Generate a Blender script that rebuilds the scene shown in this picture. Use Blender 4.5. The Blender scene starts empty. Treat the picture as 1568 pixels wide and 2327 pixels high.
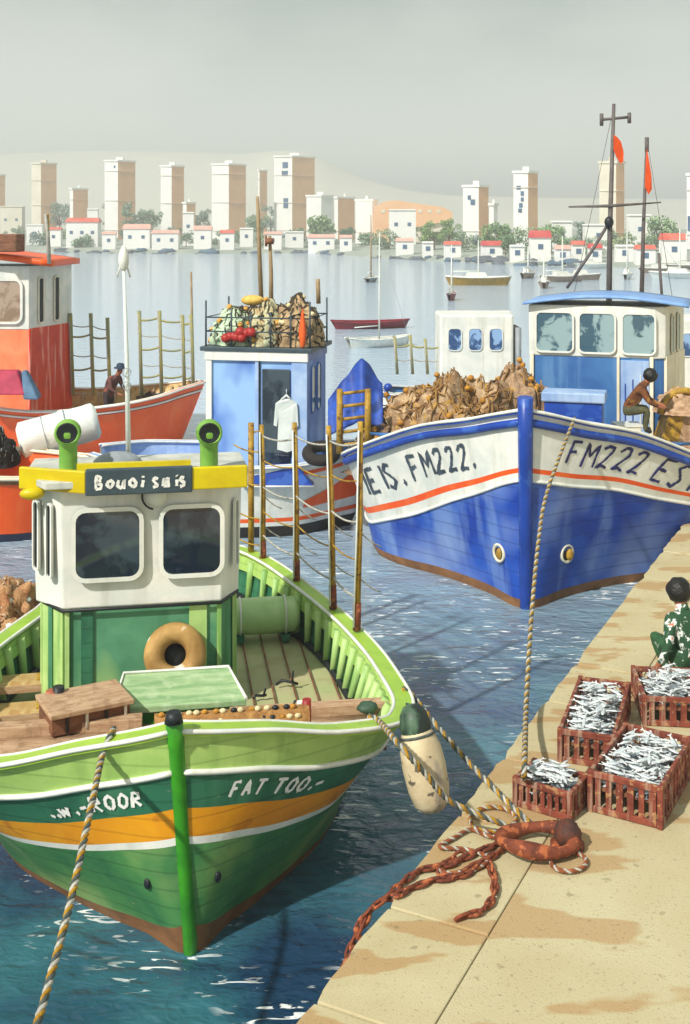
import bpy, bmesh, math, random
from mathutils import Vector, Matrix, noise
R = math.radians
V = Vector
random.seed(7)
sc = bpy.context.scene
COL = sc.collection
# ---------------------------------------------------------------- camera
YH, F, CX, H = 520.0, 2600.0, 784.0, 6.4       # horizon row, focal length (on a 1568 x 2327 frame), centre column, eye height
cd = bpy.data.cameras.new('camera'); cam = bpy.data.objects.new('camera', cd); COL.objects.link(cam)
cam.location = (0, 0, H); cam.rotation_euler = (R(90), 0, 0)
cd.sensor_fit = 'VERTICAL'; cd.sensor_height = 36; cd.lens = 36 * F / 2327
cd.shift_y = -(1163.5 - YH) / 2327
cd.clip_start = 0.1; cd.clip_end = 9000
sc.camera = cam
# ---------------------------------------------------------------- world and sun
SUN_EL, SUN_AZ = R(42), R(-138)                # azimuth from +Y, clockwise; the sun stands to the left, a little behind us
wd = bpy.data.worlds.new('World'); sc.world = wd; wd.use_nodes = True
nt = wd.node_tree; N = nt.nodes; Lk = nt.links
bg = N['Background']; bg.inputs['Strength'].default_value = 0.1
sky = N.new('ShaderNodeTexSky'); sky.sky_type = 'NISHITA'; sky.sun_disc = False
sky.sun_elevation = SUN_EL; sky.sun_rotation = SUN_AZ; sky.dust_density = 3; sky.air_density = 1.2
tc = N.new('ShaderNodeTexCoord')
mp = N.new('ShaderNodeMapping'); mp.inputs['Scale'].default_value = (1.0, 1.0, 2.2); Lk.new(tc.outputs['Generated'], mp.inputs['Vector'])
nz = N.new('ShaderNodeTexNoise'); nz.inputs['Scale'].default_value = 2.6; nz.inputs['Detail'].default_value = 5; nz.inputs['Roughness'].default_value = .5
Lk.new(mp.outputs[0], nz.inputs['Vector'])
rp = N.new('ShaderNodeValToRGB'); rp.color_ramp.elements[0].position = .40; rp.color_ramp.elements[1].position = .57
rp.color_ramp.elements[0].color = (.43, .52, .485, 1); rp.color_ramp.elements[1].color = (.66, .71, .66, 1)
Lk.new(nz.outputs['Fac'], rp.inputs['Fac'])
sepw = N.new('ShaderNodeSeparateXYZ'); Lk.new(tc.outputs['Generated'], sepw.inputs[0])
hr = N.new('ShaderNodeValToRGB'); hr.color_ramp.elements[0].position = .0; hr.color_ramp.elements[1].position = .20
hr.color_ramp.elements[0].color = (1, 1, 1, 1); hr.color_ramp.elements[1].color = (0, 0, 0, 1)
Lk.new(sepw.outputs['Z'], hr.inputs['Fac'])
mh = N.new('ShaderNodeMix'); mh.data_type = 'RGBA'; mh.inputs['B'].default_value = (1.34, 1.38, 1.24, 1)
Lk.new(hr.outputs['Color'], mh.inputs['Factor']); Lk.new(rp.outputs['Color'], mh.inputs['A'])
sc10 = N.new('ShaderNodeVectorMath'); sc10.operation = 'SCALE'; sc10.inputs['Scale'].default_value = 7.7
Lk.new(mh.outputs['Result'], sc10.inputs[0])
mx = N.new('ShaderNodeMix'); mx.data_type = 'RGBA'; mx.inputs['Factor'].default_value = .93
Lk.new(sky.outputs['Color'], mx.inputs['A']); Lk.new(sc10.outputs[0], mx.inputs['B']); Lk.new(mx.outputs['Result'], bg.inputs['Color'])
sl = bpy.data.lights.new('sun', 'SUN'); sl.energy = 4.5; sl.angle = R(1.5); sl.color = (1, .955, .88)
so = bpy.data.objects.new('sun', sl); COL.objects.link(so)
sd = V((math.sin(SUN_AZ) * math.cos(SUN_EL), math.cos(SUN_AZ) * math.cos(SUN_EL), math.sin(SUN_EL)))
so.rotation_euler = sd.to_track_quat('Z', 'Y').to_euler(); so.location = sd * 60
sc.view_settings.view_transform = 'Standard'; sc.view_settings.look = 'None'; sc.view_settings.exposure = 0.27; sc.view_settings.gamma = 1

def W(px, py, z=0.0):
    s = (py - YH) / (H - z)
    return V(((px - CX) / s, F / s, z))
def Wd(px, py, d):
    return V(((px - CX) * d / F, d, H - (py - YH) * d / F))
def proj(p):
    return (CX + p.x * F / p.y, YH + (H - p.z) * F / p.y)
# ---------------------------------------------------------------- materials
def lin(h):
    if not isinstance(h, str): return tuple(h)
    c = [int(h[i:i + 2], 16) / 255 for i in (0, 2, 4)]
    return tuple(x / 12.92 if x <= .04045 else ((x + .055) / 1.055) ** 2.4 for x in c)
MC = {}
def mat(name, col, col2=None, rough=.55, scale=3.0, bump=.15, bscale=40, stretch=(1, 1, 1), lo=.35, hi=.65, metal=0, spec=.4, streak=None, coat=0, spots=None, planks=0, pits=False, net=0):
    """blotchy two-tone pigment, optional vertical streaks of dirt and optional crisp spots of a third colour"""
    if name in MC: return MC[name]
    m = bpy.data.materials.new(name); m.use_nodes = True; MC[name] = m
    n = m.node_tree.nodes; l = m.node_tree.links; b = n['Principled BSDF']
    c = lin(col); c2 = lin(col2) if col2 else tuple(x * .78 for x in c)
    t = n.new('ShaderNodeTexCoord'); mpg = n.new('ShaderNodeMapping'); mpg.inputs['Scale'].default_value = stretch
    l.new(t.outputs['Object'], mpg.inputs['Vector'])
    a = n.new('ShaderNodeTexNoise'); a.inputs['Scale'].default_value = scale; a.inputs['Detail'].default_value = 6; a.inputs['Roughness'].default_value = .6
    a.inputs['Distortion'].default_value = .4
    l.new(mpg.outputs[0], a.inputs['Vector'])
    r = n.new('ShaderNodeValToRGB'); r.color_ramp.elements[0].position = lo; r.color_ramp.elements[1].position = hi
    r.color_ramp.elements[0].color = (*c2, 1); r.color_ramp.elements[1].color = (*c, 1)
    l.new(a.outputs['Fac'], r.inputs['Fac'])
    out = r.outputs['Color']
    def over(fac, colour, src, k):
        q = n.new('ShaderNodeMix'); q.data_type = 'RGBA'; q.inputs['B'].default_value = (*lin(colour), 1)
        w = n.new('ShaderNodeMath'); w.operation = 'MULTIPLY'; w.inputs[1].default_value = k; l.new(fac, w.inputs[0])
        l.new(w.outputs[0], q.inputs['Factor']); l.new(src, q.inputs['A']); return q.outputs['Result']
    if streak:
        colour, k, ssc = streak
        m2 = n.new('ShaderNodeMapping'); m2.inputs['Scale'].default_value = (ssc, ssc, ssc * .09); l.new(t.outputs['Object'], m2.inputs['Vector'])
        s_ = n.new('ShaderNodeTexNoise'); s_.inputs['Scale'].default_value = 1; s_.inputs['Detail'].default_value = 4; l.new(m2.outputs[0], s_.inputs['Vector'])
        r2 = n.new('ShaderNodeValToRGB'); r2.color_ramp.elements[0].position = .52; r2.color_ramp.elements[1].position = .66; l.new(s_.outputs['Fac'], r2.inputs['Fac'])
        out = over(r2.outputs['Color'], colour, out, k)
    if spots:
        colour, k, ssc, th = spots[:4]; mv = n.new('ShaderNodeMapping'); mv.inputs['Scale'].default_value = spots[4] if len(spots) > 4 else (1, 1, 1); l.new(t.outputs['Object'], mv.inputs['Vector'])
        s_ = n.new('ShaderNodeTexNoise'); s_.inputs['Scale'].default_value = ssc; s_.inputs['Detail'].default_value = 3; l.new(mv.outputs[0], s_.inputs['Vector'])
        r2 = n.new('ShaderNodeValToRGB'); r2.color_ramp.elements[0].position = th; r2.color_ramp.elements[1].position = th + (spots[5] if len(spots) > 5 else .03); l.new(s_.outputs['Fac'], r2.inputs['Fac'])
        out = over(r2.outputs['Color'], colour, out, k)
    if pits:   # small dark pits, grit and worn lines
        for sc_, lo_, k_ in ((9, .70, .45), (38, .66, .35)):
            s_ = n.new('ShaderNodeTexNoise'); s_.inputs['Scale'].default_value = sc_; s_.inputs['Detail'].default_value = 5; l.new(t.outputs['Object'], s_.inputs['Vector'])
            r2 = n.new('ShaderNodeValToRGB'); r2.color_ramp.elements[0].position = lo_ - .05; r2.color_ramp.elements[1].position = lo_; l.new(s_.outputs['Fac'], r2.inputs['Fac'])
            out = over(r2.outputs['Color'], '6d6046', out, k_)
    if net:   # fine knotted mesh
        vo = n.new('ShaderNodeTexVoronoi'); vo.feature = 'DISTANCE_TO_EDGE'; vo.inputs['Scale'].default_value = net; l.new(t.outputs['Object'], vo.inputs['Vector'])
        r2 = n.new('ShaderNodeValToRGB'); r2.color_ramp.elements[0].position = .04; r2.color_ramp.elements[1].position = .10; r2.color_ramp.elements[0].color = (0, 0, 0, 1); r2.color_ramp.elements[1].color = (1, 1, 1, 1); l.new(vo.outputs['Distance'], r2.inputs['Fac'])
        out = over(r2.outputs['Color'], [x * .45 for x in c2], out, .38)
    seam = None
    if planks:   # plank seams: thin darker lines with chipped paint, and a groove
        wv = n.new('ShaderNodeTexWave'); wv.wave_type = 'BANDS'; wv.bands_direction = 'Z'; wv.inputs['Scale'].default_value = planks; wv.inputs['Distortion'].default_value = .25; wv.inputs['Detail'].default_value = 2; l.new(t.outputs['Object'], wv.inputs['Vector'])
        r2 = n.new('ShaderNodeValToRGB'); r2.color_ramp.elements[0].position = .93; r2.color_ramp.elements[1].position = .985; l.new(wv.outputs['Fac'], r2.inputs['Fac']); seam = r2.outputs['Color']
        out = over(seam, [x * .35 for x in c2], out, .26)
        s_ = n.new('ShaderNodeTexNoise'); s_.inputs['Scale'].default_value = 11; s_.inputs['Detail'].default_value = 6; s_.inputs['Roughness'].default_value = .7; l.new(t.outputs['Object'], s_.inputs['Vector'])
        r2 = n.new('ShaderNodeValToRGB'); r2.color_ramp.elements[0].position = .665; r2.color_ramp.elements[1].position = .69; l.new(s_.outputs['Fac'], r2.inputs['Fac'])
        out = over(r2.outputs['Color'], 'a89c84', out, .5)
    l.new(out, b.inputs['Base Color'])
    b.inputs['Roughness'].default_value = rough; b.inputs['Metallic'].default_value = metal; b.inputs['Specular IOR Level'].default_value = spec
    if coat: b.inputs['Coat Weight'].default_value = coat; b.inputs['Coat Roughness'].default_value = .2
    if bump:
        g = n.new('ShaderNodeTexNoise'); g.inputs['Scale'].default_value = bscale; g.inputs['Detail'].default_value = 4; l.new(t.outputs['Object'], g.inputs['Vector'])
        bp = n.new('ShaderNodeBump'); bp.inputs['Strength'].default_value = bump; bp.inputs['Distance'].default_value = .02
        if seam is not None:
            sb_ = n.new('ShaderNodeMath'); sb_.operation = 'SUBTRACT'; l.new(g.outputs['Fac'], sb_.inputs[0]); l.new(seam, sb_.inputs[1]); l.new(sb_.outputs[0], bp.inputs['Height'])
        else: l.new(g.outputs['Fac'], bp.inputs['Height'])
        l.new(bp.outputs[0], b.inputs['Normal'])
    return m
white = mat('white_paint', 'ece9df', 'd3d8d2', .45, 2.2, .12, 25, streak=('b9b6a4', .35, 5))
cream = mat('cream_paint', 'ece6d2', 'd8d2bb', .5, 2.5, .12, 25, streak=('b8a682', .35, 5))
lgreen = mat('light_green_paint', 'b4d074', '98bd62', .5, 1.6, .12, 20, planks=1.9, streak=('6f9646', .4, 4))
lime = mat('lime_green_paint', 'a3c63c', '8cb238', .4, 2, .1, 20, spots=('7f9f4c', .4, 6, .6))
dgreen = mat('dark_green_paint', '2f7052', '235a43', .5, 1.6, .12, 20, planks=1.9, streak=('4f8a66', .4, 4))
bgreen = mat('bottom_green_paint', '56944e', '2f6a42', .5, 1.0, .12, 20, planks=1.9, spots=('a8c070', .75, .8, .47, (1, 1, 1), .2))
hgreen = mat('house_green_paint', '5d9672', '447f5f', .5, 1.8, .15, 18, streak=('2c6a44', .8, 4.5), spots=('9dc07a', .7, 1.0, .55, (1, 1, .5), .12))
pgreen = mat('pale_green_paint', 'b9d488', '9cc070', .5, 2, .12, 20, streak=('4f8f3a', .65, 6))
stemg = mat('stem_green_paint', '3f9a1c', '2c7a20', .35, 3, .1, 30)
orangeband = mat('amber_paint', 'e8a012', 'd8860c', .5, 1.5, .1, 22, planks=1.9, spots=('b8660c', .5, 2.5, .62))
brownw = mat('waterline_brown', '8d623c', '6c4a30', .7, 3, .3, 30)
wood = mat('pale_wood', 'c4a585', 'a3805f', .7, 4, .3, 30, stretch=(1, 6, 6), streak=('7c5a40', .5, 9))
woodd = mat('dark_wood', '8a5c42', '66402c', .7, 4, .3, 30, stretch=(1, 1, 4))
deckg = mat('green_deck', 'a3ad78', 'b5a884', .75, 1.4, .2, 30, streak=('8a8a58', .4, 3))
ochre = mat('ochre_pole', 'b8922e', '8a6822', .6, 6, .25, 40, spots=('5c3c22', .8, 7, .6))
rust = mat('rusty_iron', '8a4426', '5a2a1c', .75, 9, .5, 60, spots=('b8683c', .7, 14, .56))
dark = mat('dark_shadow_grey', '1c2328', '11161a', .5, 4, .1, 30)
glass = mat('dark_window_glass', '3a4852', '1a2434', .06, 1.3, 0, spec=.8, lo=.44, hi=.52)
glassp = mat('pale_window_glass', '8fa8ac', '3f5c6c', .08, 1.6, 0, lo=.45, hi=.5, spec=.6)
glassb = mat('brown_window_glass', 'a89482', '8b745f', .1, 1.4, 0, lo=.45, hi=.52, spec=.6)
yellow = mat('yellow_paint', 'd6c400', 'c2a800', .4, 1.8, .1, 22)
slate = mat('slate_board', '3f4f57', '33434b', .5, 3, .1, 30)
blue = mat('blue_paint', '2048a8', '173a8c', .38, 1.2, .12, 20, spots=('3f6cbc', .5, 2.2, .57))
hullblue = mat('hull_blue_paint', '2259bc', '123a9c', .5, .8, .12, 16, planks=1.3, streak=('84a4d4', .5, 1.6), spots=('a3b9d6', .7, .5, .46, (1, 1, .8), .22))
midblue = mat('mid_blue_paint', '3f74ad', '2f5f9f', .5, 1.5, .12, 20, streak=('6f9cc4', .4, 4))
roofblue = mat('roof_blue_paint', '86aadb', '6a92cc', .5, 2, .1, 20)
cblue = mat('cabin_blue_paint', '5480cc', '3a66ba', .5, 1.2, .1, 20, spots=('9cc2ec', .85, .8, .44, (1, 1, .6), .16))
skyblue = mat('faded_blue_paint', 'a9bfdd', '7f9fd0', .55, 1.6, .1, 20, streak=('6f8fc4', .4, 5))
orange = mat('orange_paint', 'f2611c', 'e85010', .42, 1.2, .12, 20, streak=('f08a4c', .25, 3))
orangel = mat('faded_orange_paint', 'f59468', 'f0784a', .55, 1.5, .1, 20)
redor = mat('red_orange_paint', 'e04418', 'cc3410', .45, 2, .1, 20, streak=('f0b8a8', .8, 7))
drab = mat('brown_red_trim', 'a8422c', '8a3420', .5, 3, .1, 20)
blackb = mat('black_bottom_paint', '2c241f', '1d1a1a', .5, 3, .1, 20)
tan = mat('tan_planks', 'cdb27c', 'b08c54', .7, 3, .2, 30, spots=('a8743c', .6, 3.5, .58))
canvas = mat('white_canvas', 'e6eae4', 'ccd6d0', .8, 1.5, .35, 14)
steel = mat('pale_grey_steel', 'b4bac0', '8f969c', .4, 5, .1, 40)
greyp = mat('grey_paint', '9aa0a4', '7c848a', .5, 4, .1, 30)
mastg = mat('grey_brown_mast', '6a625f', '524c4c', .6, 5, .15, 40)
mastb = mat('tan_mast', 'a58e6c', '8a7454', .6, 5, .15, 40)
flagm = mat('orange_flag', 'e2561a', 'c8440f', .8, 5, .1, 40)
bluetarp = mat('blue_tarpaulin', '2a55b4', '1c3a88', .6, 2.5, .5, 8, spots=('14264f', .6, 3, .6))
redtarp = mat('red_tarpaulin', 'b83a54', '9c2c48', .7, 3, .3, 10)
gbtarp = mat('slate_blue_tarpaulin', '5a7d9c', '44627e', .7, 3, .3, 10)
netb = mat('brown_net', 'cdb088', '8a6a4c', .9, 5, .9, 14, net=16, lo=.4, hi=.6, spots=('c79a3c', .8, 6, .6))
netd = mat('dark_net', '4c3a2e', '2c2420', .9, 8, .9, 18)
corkm = mat('cork_float', 'c58f34', 'a06c24', .8, 8, .3, 40)
corkp = mat('pale_float', 'e6d8ae', 'cdb988', .8, 8, .3, 40)
redf = mat('red_float', 'b22a24', '8f1e1c', .5, 6, .1, 40)
jade = mat('jade_net', 'd6ebce', 'b0c8a2', .9, 8, .8, 20, net=18, spots=('4e4a3c', .8, 9, .58))
ropey = mat('yellow_rope', 'b98c1e', '8f6a1c', .85, 20, .4, 80)
ropew = mat('white_rope', 'c4c0b2', '8f8f8a', .85, 20, .4, 80)
ropeg = mat('grey_rope', '56605c', '3f4644', .85, 20, .4, 80)
skin = mat('skin', 'a8694a', '94583c', .6, 6, .05, 60)
fishm = mat('silver_fish', 'eceeec', 'a4b0b6', .3, 9, .1, 60, spec=.6)
crateM = mat('rusty_red_crate', '8a4430', '642a1e', .75, 7, .4, 50, spots=('b08a5c', .6, 14, .6), streak=('d8c8ac', .3, 16))
creamb = mat('cream_buoy', 'd2c29e', 'b8a684', .6, 2.5, .2, 30, spots=('4a423a', .9, 9, .64), streak=('8a8078', .8, 5))
# ---------------------------------------------------------------- object helpers
PM = {}
def tag(o, label=None, cat=None, group=None, kind=None):
    if label: o['label'] = label
    if cat: o['category'] = cat
    if group: o['group'] = group
    if kind: o['kind'] = kind
    return o
def thing(name, label, cat, loc=(0, 0, 0), rz=0.0, group=None):
    o = bpy.data.objects.new(name, None); COL.objects.link(o); o.location = loc; o.rotation_euler = (0, 0, rz)
    o.empty_display_size = .2
    PM[o.name] = Matrix.Translation(V(loc)) @ Matrix.Rotation(rz, 4, 'Z')
    return tag(o, label, cat, group)
def rootmat(o):
    while o is not None:
        if o.name in PM: return PM[o.name]
        o = o.parent
    return Matrix()
class MB:
    def __init__(s): s.v = []; s.f = []; s.m = []; s.sm = []
    def add(s, vs, fs, mi=0, smooth=False):
        o = len(s.v); s.v += [V(a) for a in vs]
        for f in fs: s.f.append([i + o for i in f]); s.m.append(mi); s.sm.append(smooth)
        return s
    def box(s, c, size, rz=0, mi=0, tilt=None, taper=1.0):
        a, b, h = size[0] / 2, size[1] / 2, size[2] / 2
        M = Matrix.Rotation(rz, 3, 'Z')
        if tilt: M = M @ Matrix.Rotation(tilt[0], 3, 'X') @ Matrix.Rotation(tilt[1], 3, 'Y')
        vs = [V(c) + M @ V((x * a * (taper if z > 0 else 1), y * b * (taper if z > 0 else 1), z * h)) for z in (-1, 1) for y in (-1, 1) for x in (-1, 1)]
        return s.add(vs, [(0, 2, 3, 1), (4, 5, 7, 6), (0, 1, 5, 4), (2, 6, 7, 3), (0, 4, 6, 2), (1, 3, 7, 5)], mi)
    def tube(s, pts, r, n=8, mi=0, cap=True, closed=False):
        pts = [V(p) for p in pts]; k = len(pts)
        rs = r if isinstance(r, (list, tuple)) else [r] * k
        rings = []
        up = None
        for i, p in enumerate(pts):
            t = ((pts[(i + 1) % k] - pts[i - 1]) if closed else (pts[min(i + 1, k - 1)] - pts[max(i - 1, 0)])).normalized()
            if up is None: up = t.cross(V((0, 0, 1)) if abs(t.z) < .9 else V((1, 0, 0))).normalized()
            up = (up - t * up.dot(t)).normalized(); w = t.cross(up)
            rings.append([p + (up * math.cos(a) + w * math.sin(a)) * rs[i] for a in [2 * math.pi * j / n for j in range(n)]])
        vs = [q for g in rings for q in g]; fs = []
        for i in range(k if closed else k - 1):
            i2 = (i + 1) % k
            for j in range(n): fs.append((i * n + j, i * n + (j + 1) % n, i2 * n + (j + 1) % n, i2 * n + j))
        s.add(vs, fs, mi, True)
        if cap and not closed:
            s.add(rings[0], [tuple(range(n))[::-1]], mi); s.add(rings[-1], [tuple(range(n))], mi)
        return s
    def prism(s, poly, z0, z1, mi=0, top=None):
        top = top or poly; n = len(poly)
        g = lambda q, z: V((q[0], q[1], q[2] if len(q) > 2 else z))
        vs = [g(p, z0) for p in poly] + [g(p, z1) for p in top]
        return s.add(vs, [tuple(range(n))[::-1], tuple(range(n, 2 * n))] + [(i, (i + 1) % n, n + (i + 1) % n, n + i) for i in range(n)], mi)
    def grid(s, fn, nu, nv, mi=0, smooth=True):
        vs = [fn(i / nu, j / nv) for j in range(nv + 1) for i in range(nu + 1)]
        return s.add(vs, [(j * (nu + 1) + i, j * (nu + 1) + i + 1, (j + 1) * (nu + 1) + i + 1, (j + 1) * (nu + 1) + i) for j in range(nv) for i in range(nu)], mi, smooth)
    def ell(s, c, r, n=12, m=8, mi=0, rot=None, rough=0, seed=0):
        c = V(c); M = rot or Matrix.Identity(3)
        def fn(u, v):
            a = u * 2 * math.pi; b = v * math.pi
            d = V((math.sin(b) * math.cos(a), math.sin(b) * math.sin(a), math.cos(b)))
            k = 1 + rough * noise.noise(d * 2.1 + V((seed, seed * 1.7, 3)))
            return c + M @ V((d.x * r[0] * k, d.y * r[1] * k, d.z * r[2] * k))
        return s.grid(fn, n, m, mi)
    def lathe(s, prof, c=(0, 0, 0), n=16, mi=0, axis=None):
        c = V(c); M = axis or Matrix.Identity(3)
        k = len(prof)
        return s.grid(lambda u, v: c + M @ V((prof[round(v * (k - 1))][0] * math.cos(u * 2 * math.pi), prof[round(v * (k - 1))][0] * math.sin(u * 2 * math.pi), prof[round(v * (k - 1))][1])), n, k - 1, mi)
    def build(s, name, mats, parent=None, label=None, world=False, bevel=0, solid=0):
        me = bpy.data.meshes.new(name)
        vs = s.v
        if world and parent is not None:
            inv = rootmat(parent).inverted(); vs = [inv @ q for q in vs]
        me.from_pydata([tuple(q) for q in vs], [], s.f)
        if not isinstance(mats, (list, tuple)): mats = [mats]
        for m in mats: me.materials.append(m)
        me.polygons.foreach_set('material_index', s.m); me.polygons.foreach_set('use_smooth', s.sm)
        bm = bmesh.new(); bm.from_mesh(me); bmesh.ops.remove_doubles(bm, verts=bm.verts, dist=1e-5)
        bmesh.ops.recalc_face_normals(bm, faces=bm.faces); bm.to_mesh(me); bm.free()
        o = bpy.data.objects.new(name, me); COL.objects.link(o)
        if parent is not None: o.parent = parent
        if label: o['label'] = label
        if solid:
            md = o.modifiers.new('s', 'SOLIDIFY'); md.thickness = solid; md.offset = 0
        if bevel:
            md = o.modifiers.new('b', 'BEVEL'); md.width = bevel; md.segments = 2; md.limit_method = 'ANGLE'
        return o
def copy_tree(o, parent=None):
    c = o.copy(); COL.objects.link(c)
    if parent is not None: c.parent = parent
    for ch in list(o.children): copy_tree(ch, c)
    return c
def struct(name, mb, m, **k): return tag(mb.build(name, m, **k), kind='structure')
def catenary(a, b, sag, n=24):
    a, b = V(a), V(b)
    return [a.lerp(b, i / n) - V((0, 0, sag * 4 * (i / n) * (1 - i / n))) for i in range(n + 1)]
def smooth_path(pts, n=8):
    pts = [V(p) for p in pts]; out = []
    for i in range(len(pts) - 1):
        p0, p1, p2, p3 = pts[max(i - 1, 0)], pts[i], pts[i + 1], pts[min(i + 2, len(pts) - 1)]
        for k in range(n):
            t = k / n
            out.append(.5 * ((2 * p1) + (p2 - p0) * t + (2 * p0 - 5 * p1 + 4 * p2 - p3) * t * t + (3 * p1 - p0 - 3 * p2 + p3) * t ** 3))
    return out + [pts[-1]]
def rope_mesh(path, r=.03, pitch=.16, strands=3):
    """strands twisted round a path; slot 0,1,2 per strand"""
    L = [0]
    for i in range(1, len(path)): L.append(L[-1] + (path[i] - path[i - 1]).length)
    n = max(8, int(L[-1] / pitch * 7)); mb = MB()
    pts = []; j = 0
    for i in range(n + 1):
        d = L[-1] * i / n
        while j < len(L) - 2 and L[j + 1] < d: j += 1
        pts.append(path[j].lerp(path[j + 1], (d - L[j]) / max(1e-6, L[j + 1] - L[j])))
    for k in range(strands):
        q = []; up = None
        for i, p in enumerate(pts):
            t = (pts[min(i + 1, n)] - pts[max(i - 1, 0)]).normalized()
            if up is None: up = t.cross(V((.3, .5, .81))).normalized()
            up = (up - t * up.dot(t)).normalized(); w = t.cross(up)
            a = 2 * math.pi * (L[-1] * i / n / pitch + k / strands)
            q.append(p + (up * math.cos(a) + w * math.sin(a)) * r * .55)
        mb.tube(q, r * .6, 5, k)
    return mb
# ---------------------------------------------------------------- lettering
GL = {  # strokes in a unit box
 'F': [[(0, 0), (.15, 1), (.8, 1)], [(.08, .5), (.6, .55)]],
 'M': [[(0, 0), (.1, 1), (.45, .4), (.85, 1), (.95, 0)]],
 '2': [[(.05, .8), (.3, 1), (.7, .95), (.75, .7), (.4, .35), (0, 0), (.4, .08), (.85, .04)]],
 'E': [[(.8, 1), (.1, 1), (.05, .5), (0, 0), (.75, 0)], [(.05, .5), (.6, .52)]],
 'S': [[(.8, .9), (.4, 1), (.1, .75), (.45, .52), (.75, .28), (.4, 0), (0, .1)]],
 'T': [[(0, 1), (.9, 1)], [(.45, 1), (.4, 0)]],
 'I': [[(.3, 0), (.35, 1)]],
 'G': [[(.8, .85), (.45, 1), (.05, .6), (.15, .1), (.55, 0), (.8, .2), (.8, .45), (.5, .45)]],
 '.': [[(.2, 0), (.35, .06), (.3, .16), (.2, .06)]],
 ' ': [], 'A': [[(0, 0), (.4, 1), (.8, 0)], [(.15, .4), (.65, .4)]],
 'O': [[(.4, 0), (.05, .3), (.1, .8), (.45, 1), (.8, .7), (.75, .2), (.4, 0)]],
 'R': [[(0, 0), (.05, 1), (.6, .95), (.65, .6), (.05, .5), (.75, 0)]],
 'N': [[(0, 0), (.05, 1), (.7, 0), (.75, 1)]], 'o': [[(.4, .05), (.1, .3), (.15, .6), (.5, .7), (.75, .45), (.7, .15), (.4, .05)]],
 'u': [[(.05, .7), (.05, .2), (.35, .02), (.65, .2), (.7, .7), (.75, 0)]], 's': [[(.7, .6), (.35, .72), (.15, .5), (.55, .3), (.6, .1), (.1, .03)]],
 'i': [[(.3, 0), (.32, .6)], [(.32, .8), (.36, .9)]], 'l': [[(.3, 0), (.35, 1)]], 'd': [[(.6, .1), (.2, .1), (.1, .45), (.5, .6), (.65, .3), (.7, 1), (.7, 0)]],
 'm': [[(0, 0), (.05, .6), (.3, .65), (.38, 0)], [(.38, .5), (.65, .65), (.75, 0)]], '-': [[(.1, .35), (.7, .4)]], 'B': [[(.05, 0), (.1, 1), (.6, .9), (.55, .6), (.1, .5), (.65, .4), (.65, .08), (.05, 0)]],
 'w': [[(0, .6), (.2, 0), (.4, .5), (.6, 0), (.8, .6)]],
}
def lettering(mb, text, place, h_w=.72, width=.03, jit=.04, seed=1, slant=0, x0=0):
    """place(a, b) maps along/up in letter-height units to a 3D point on the carrying surface"""
    rnd = random.Random(seed); x = x0
    for ch in text:
        for st in GL[ch]:
            st = [((x + a * h_w + rnd.uniform(-jit, jit) + slant * b), b + rnd.uniform(-jit, jit)) for a, b in st]
            fine = []
            for i in range(len(st) - 1):
                k = 5
                for j in range(k): fine.append((st[i][0] + (st[i + 1][0] - st[i][0]) * j / k, st[i][1] + (st[i + 1][1] - st[i][1]) * j / k))
            fine.append(st[-1])
            wv = [width * rnd.uniform(.75, 1.3) for _ in fine]
            Lp, Rp = [], []
            for i, q in enumerate(fine):
                t = V((fine[min(i + 1, len(fine) - 1)][0] - fine[max(i - 1, 0)][0], fine[min(i + 1, len(fine) - 1)][1] - fine[max(i - 1, 0)][1]))
                if t.length < 1e-6: t = V((1, 0))
                t.normalize(); nn = V((-t.y, t.x)) * wv[i]
                Lp.append(place(q[0] + nn.x, q[1] + nn.y)); Rp.append(place(q[0] - nn.x, q[1] - nn.y))
            n = len(fine)
            mb.add(Lp + Rp, [(i, i + 1, n + i + 1, n + i) for i in range(n - 1)])
        x += (.45 if ch in '.Iil' else .6 if ch == ' ' else 1.0) * (h_w + .18)
    return x
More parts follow.
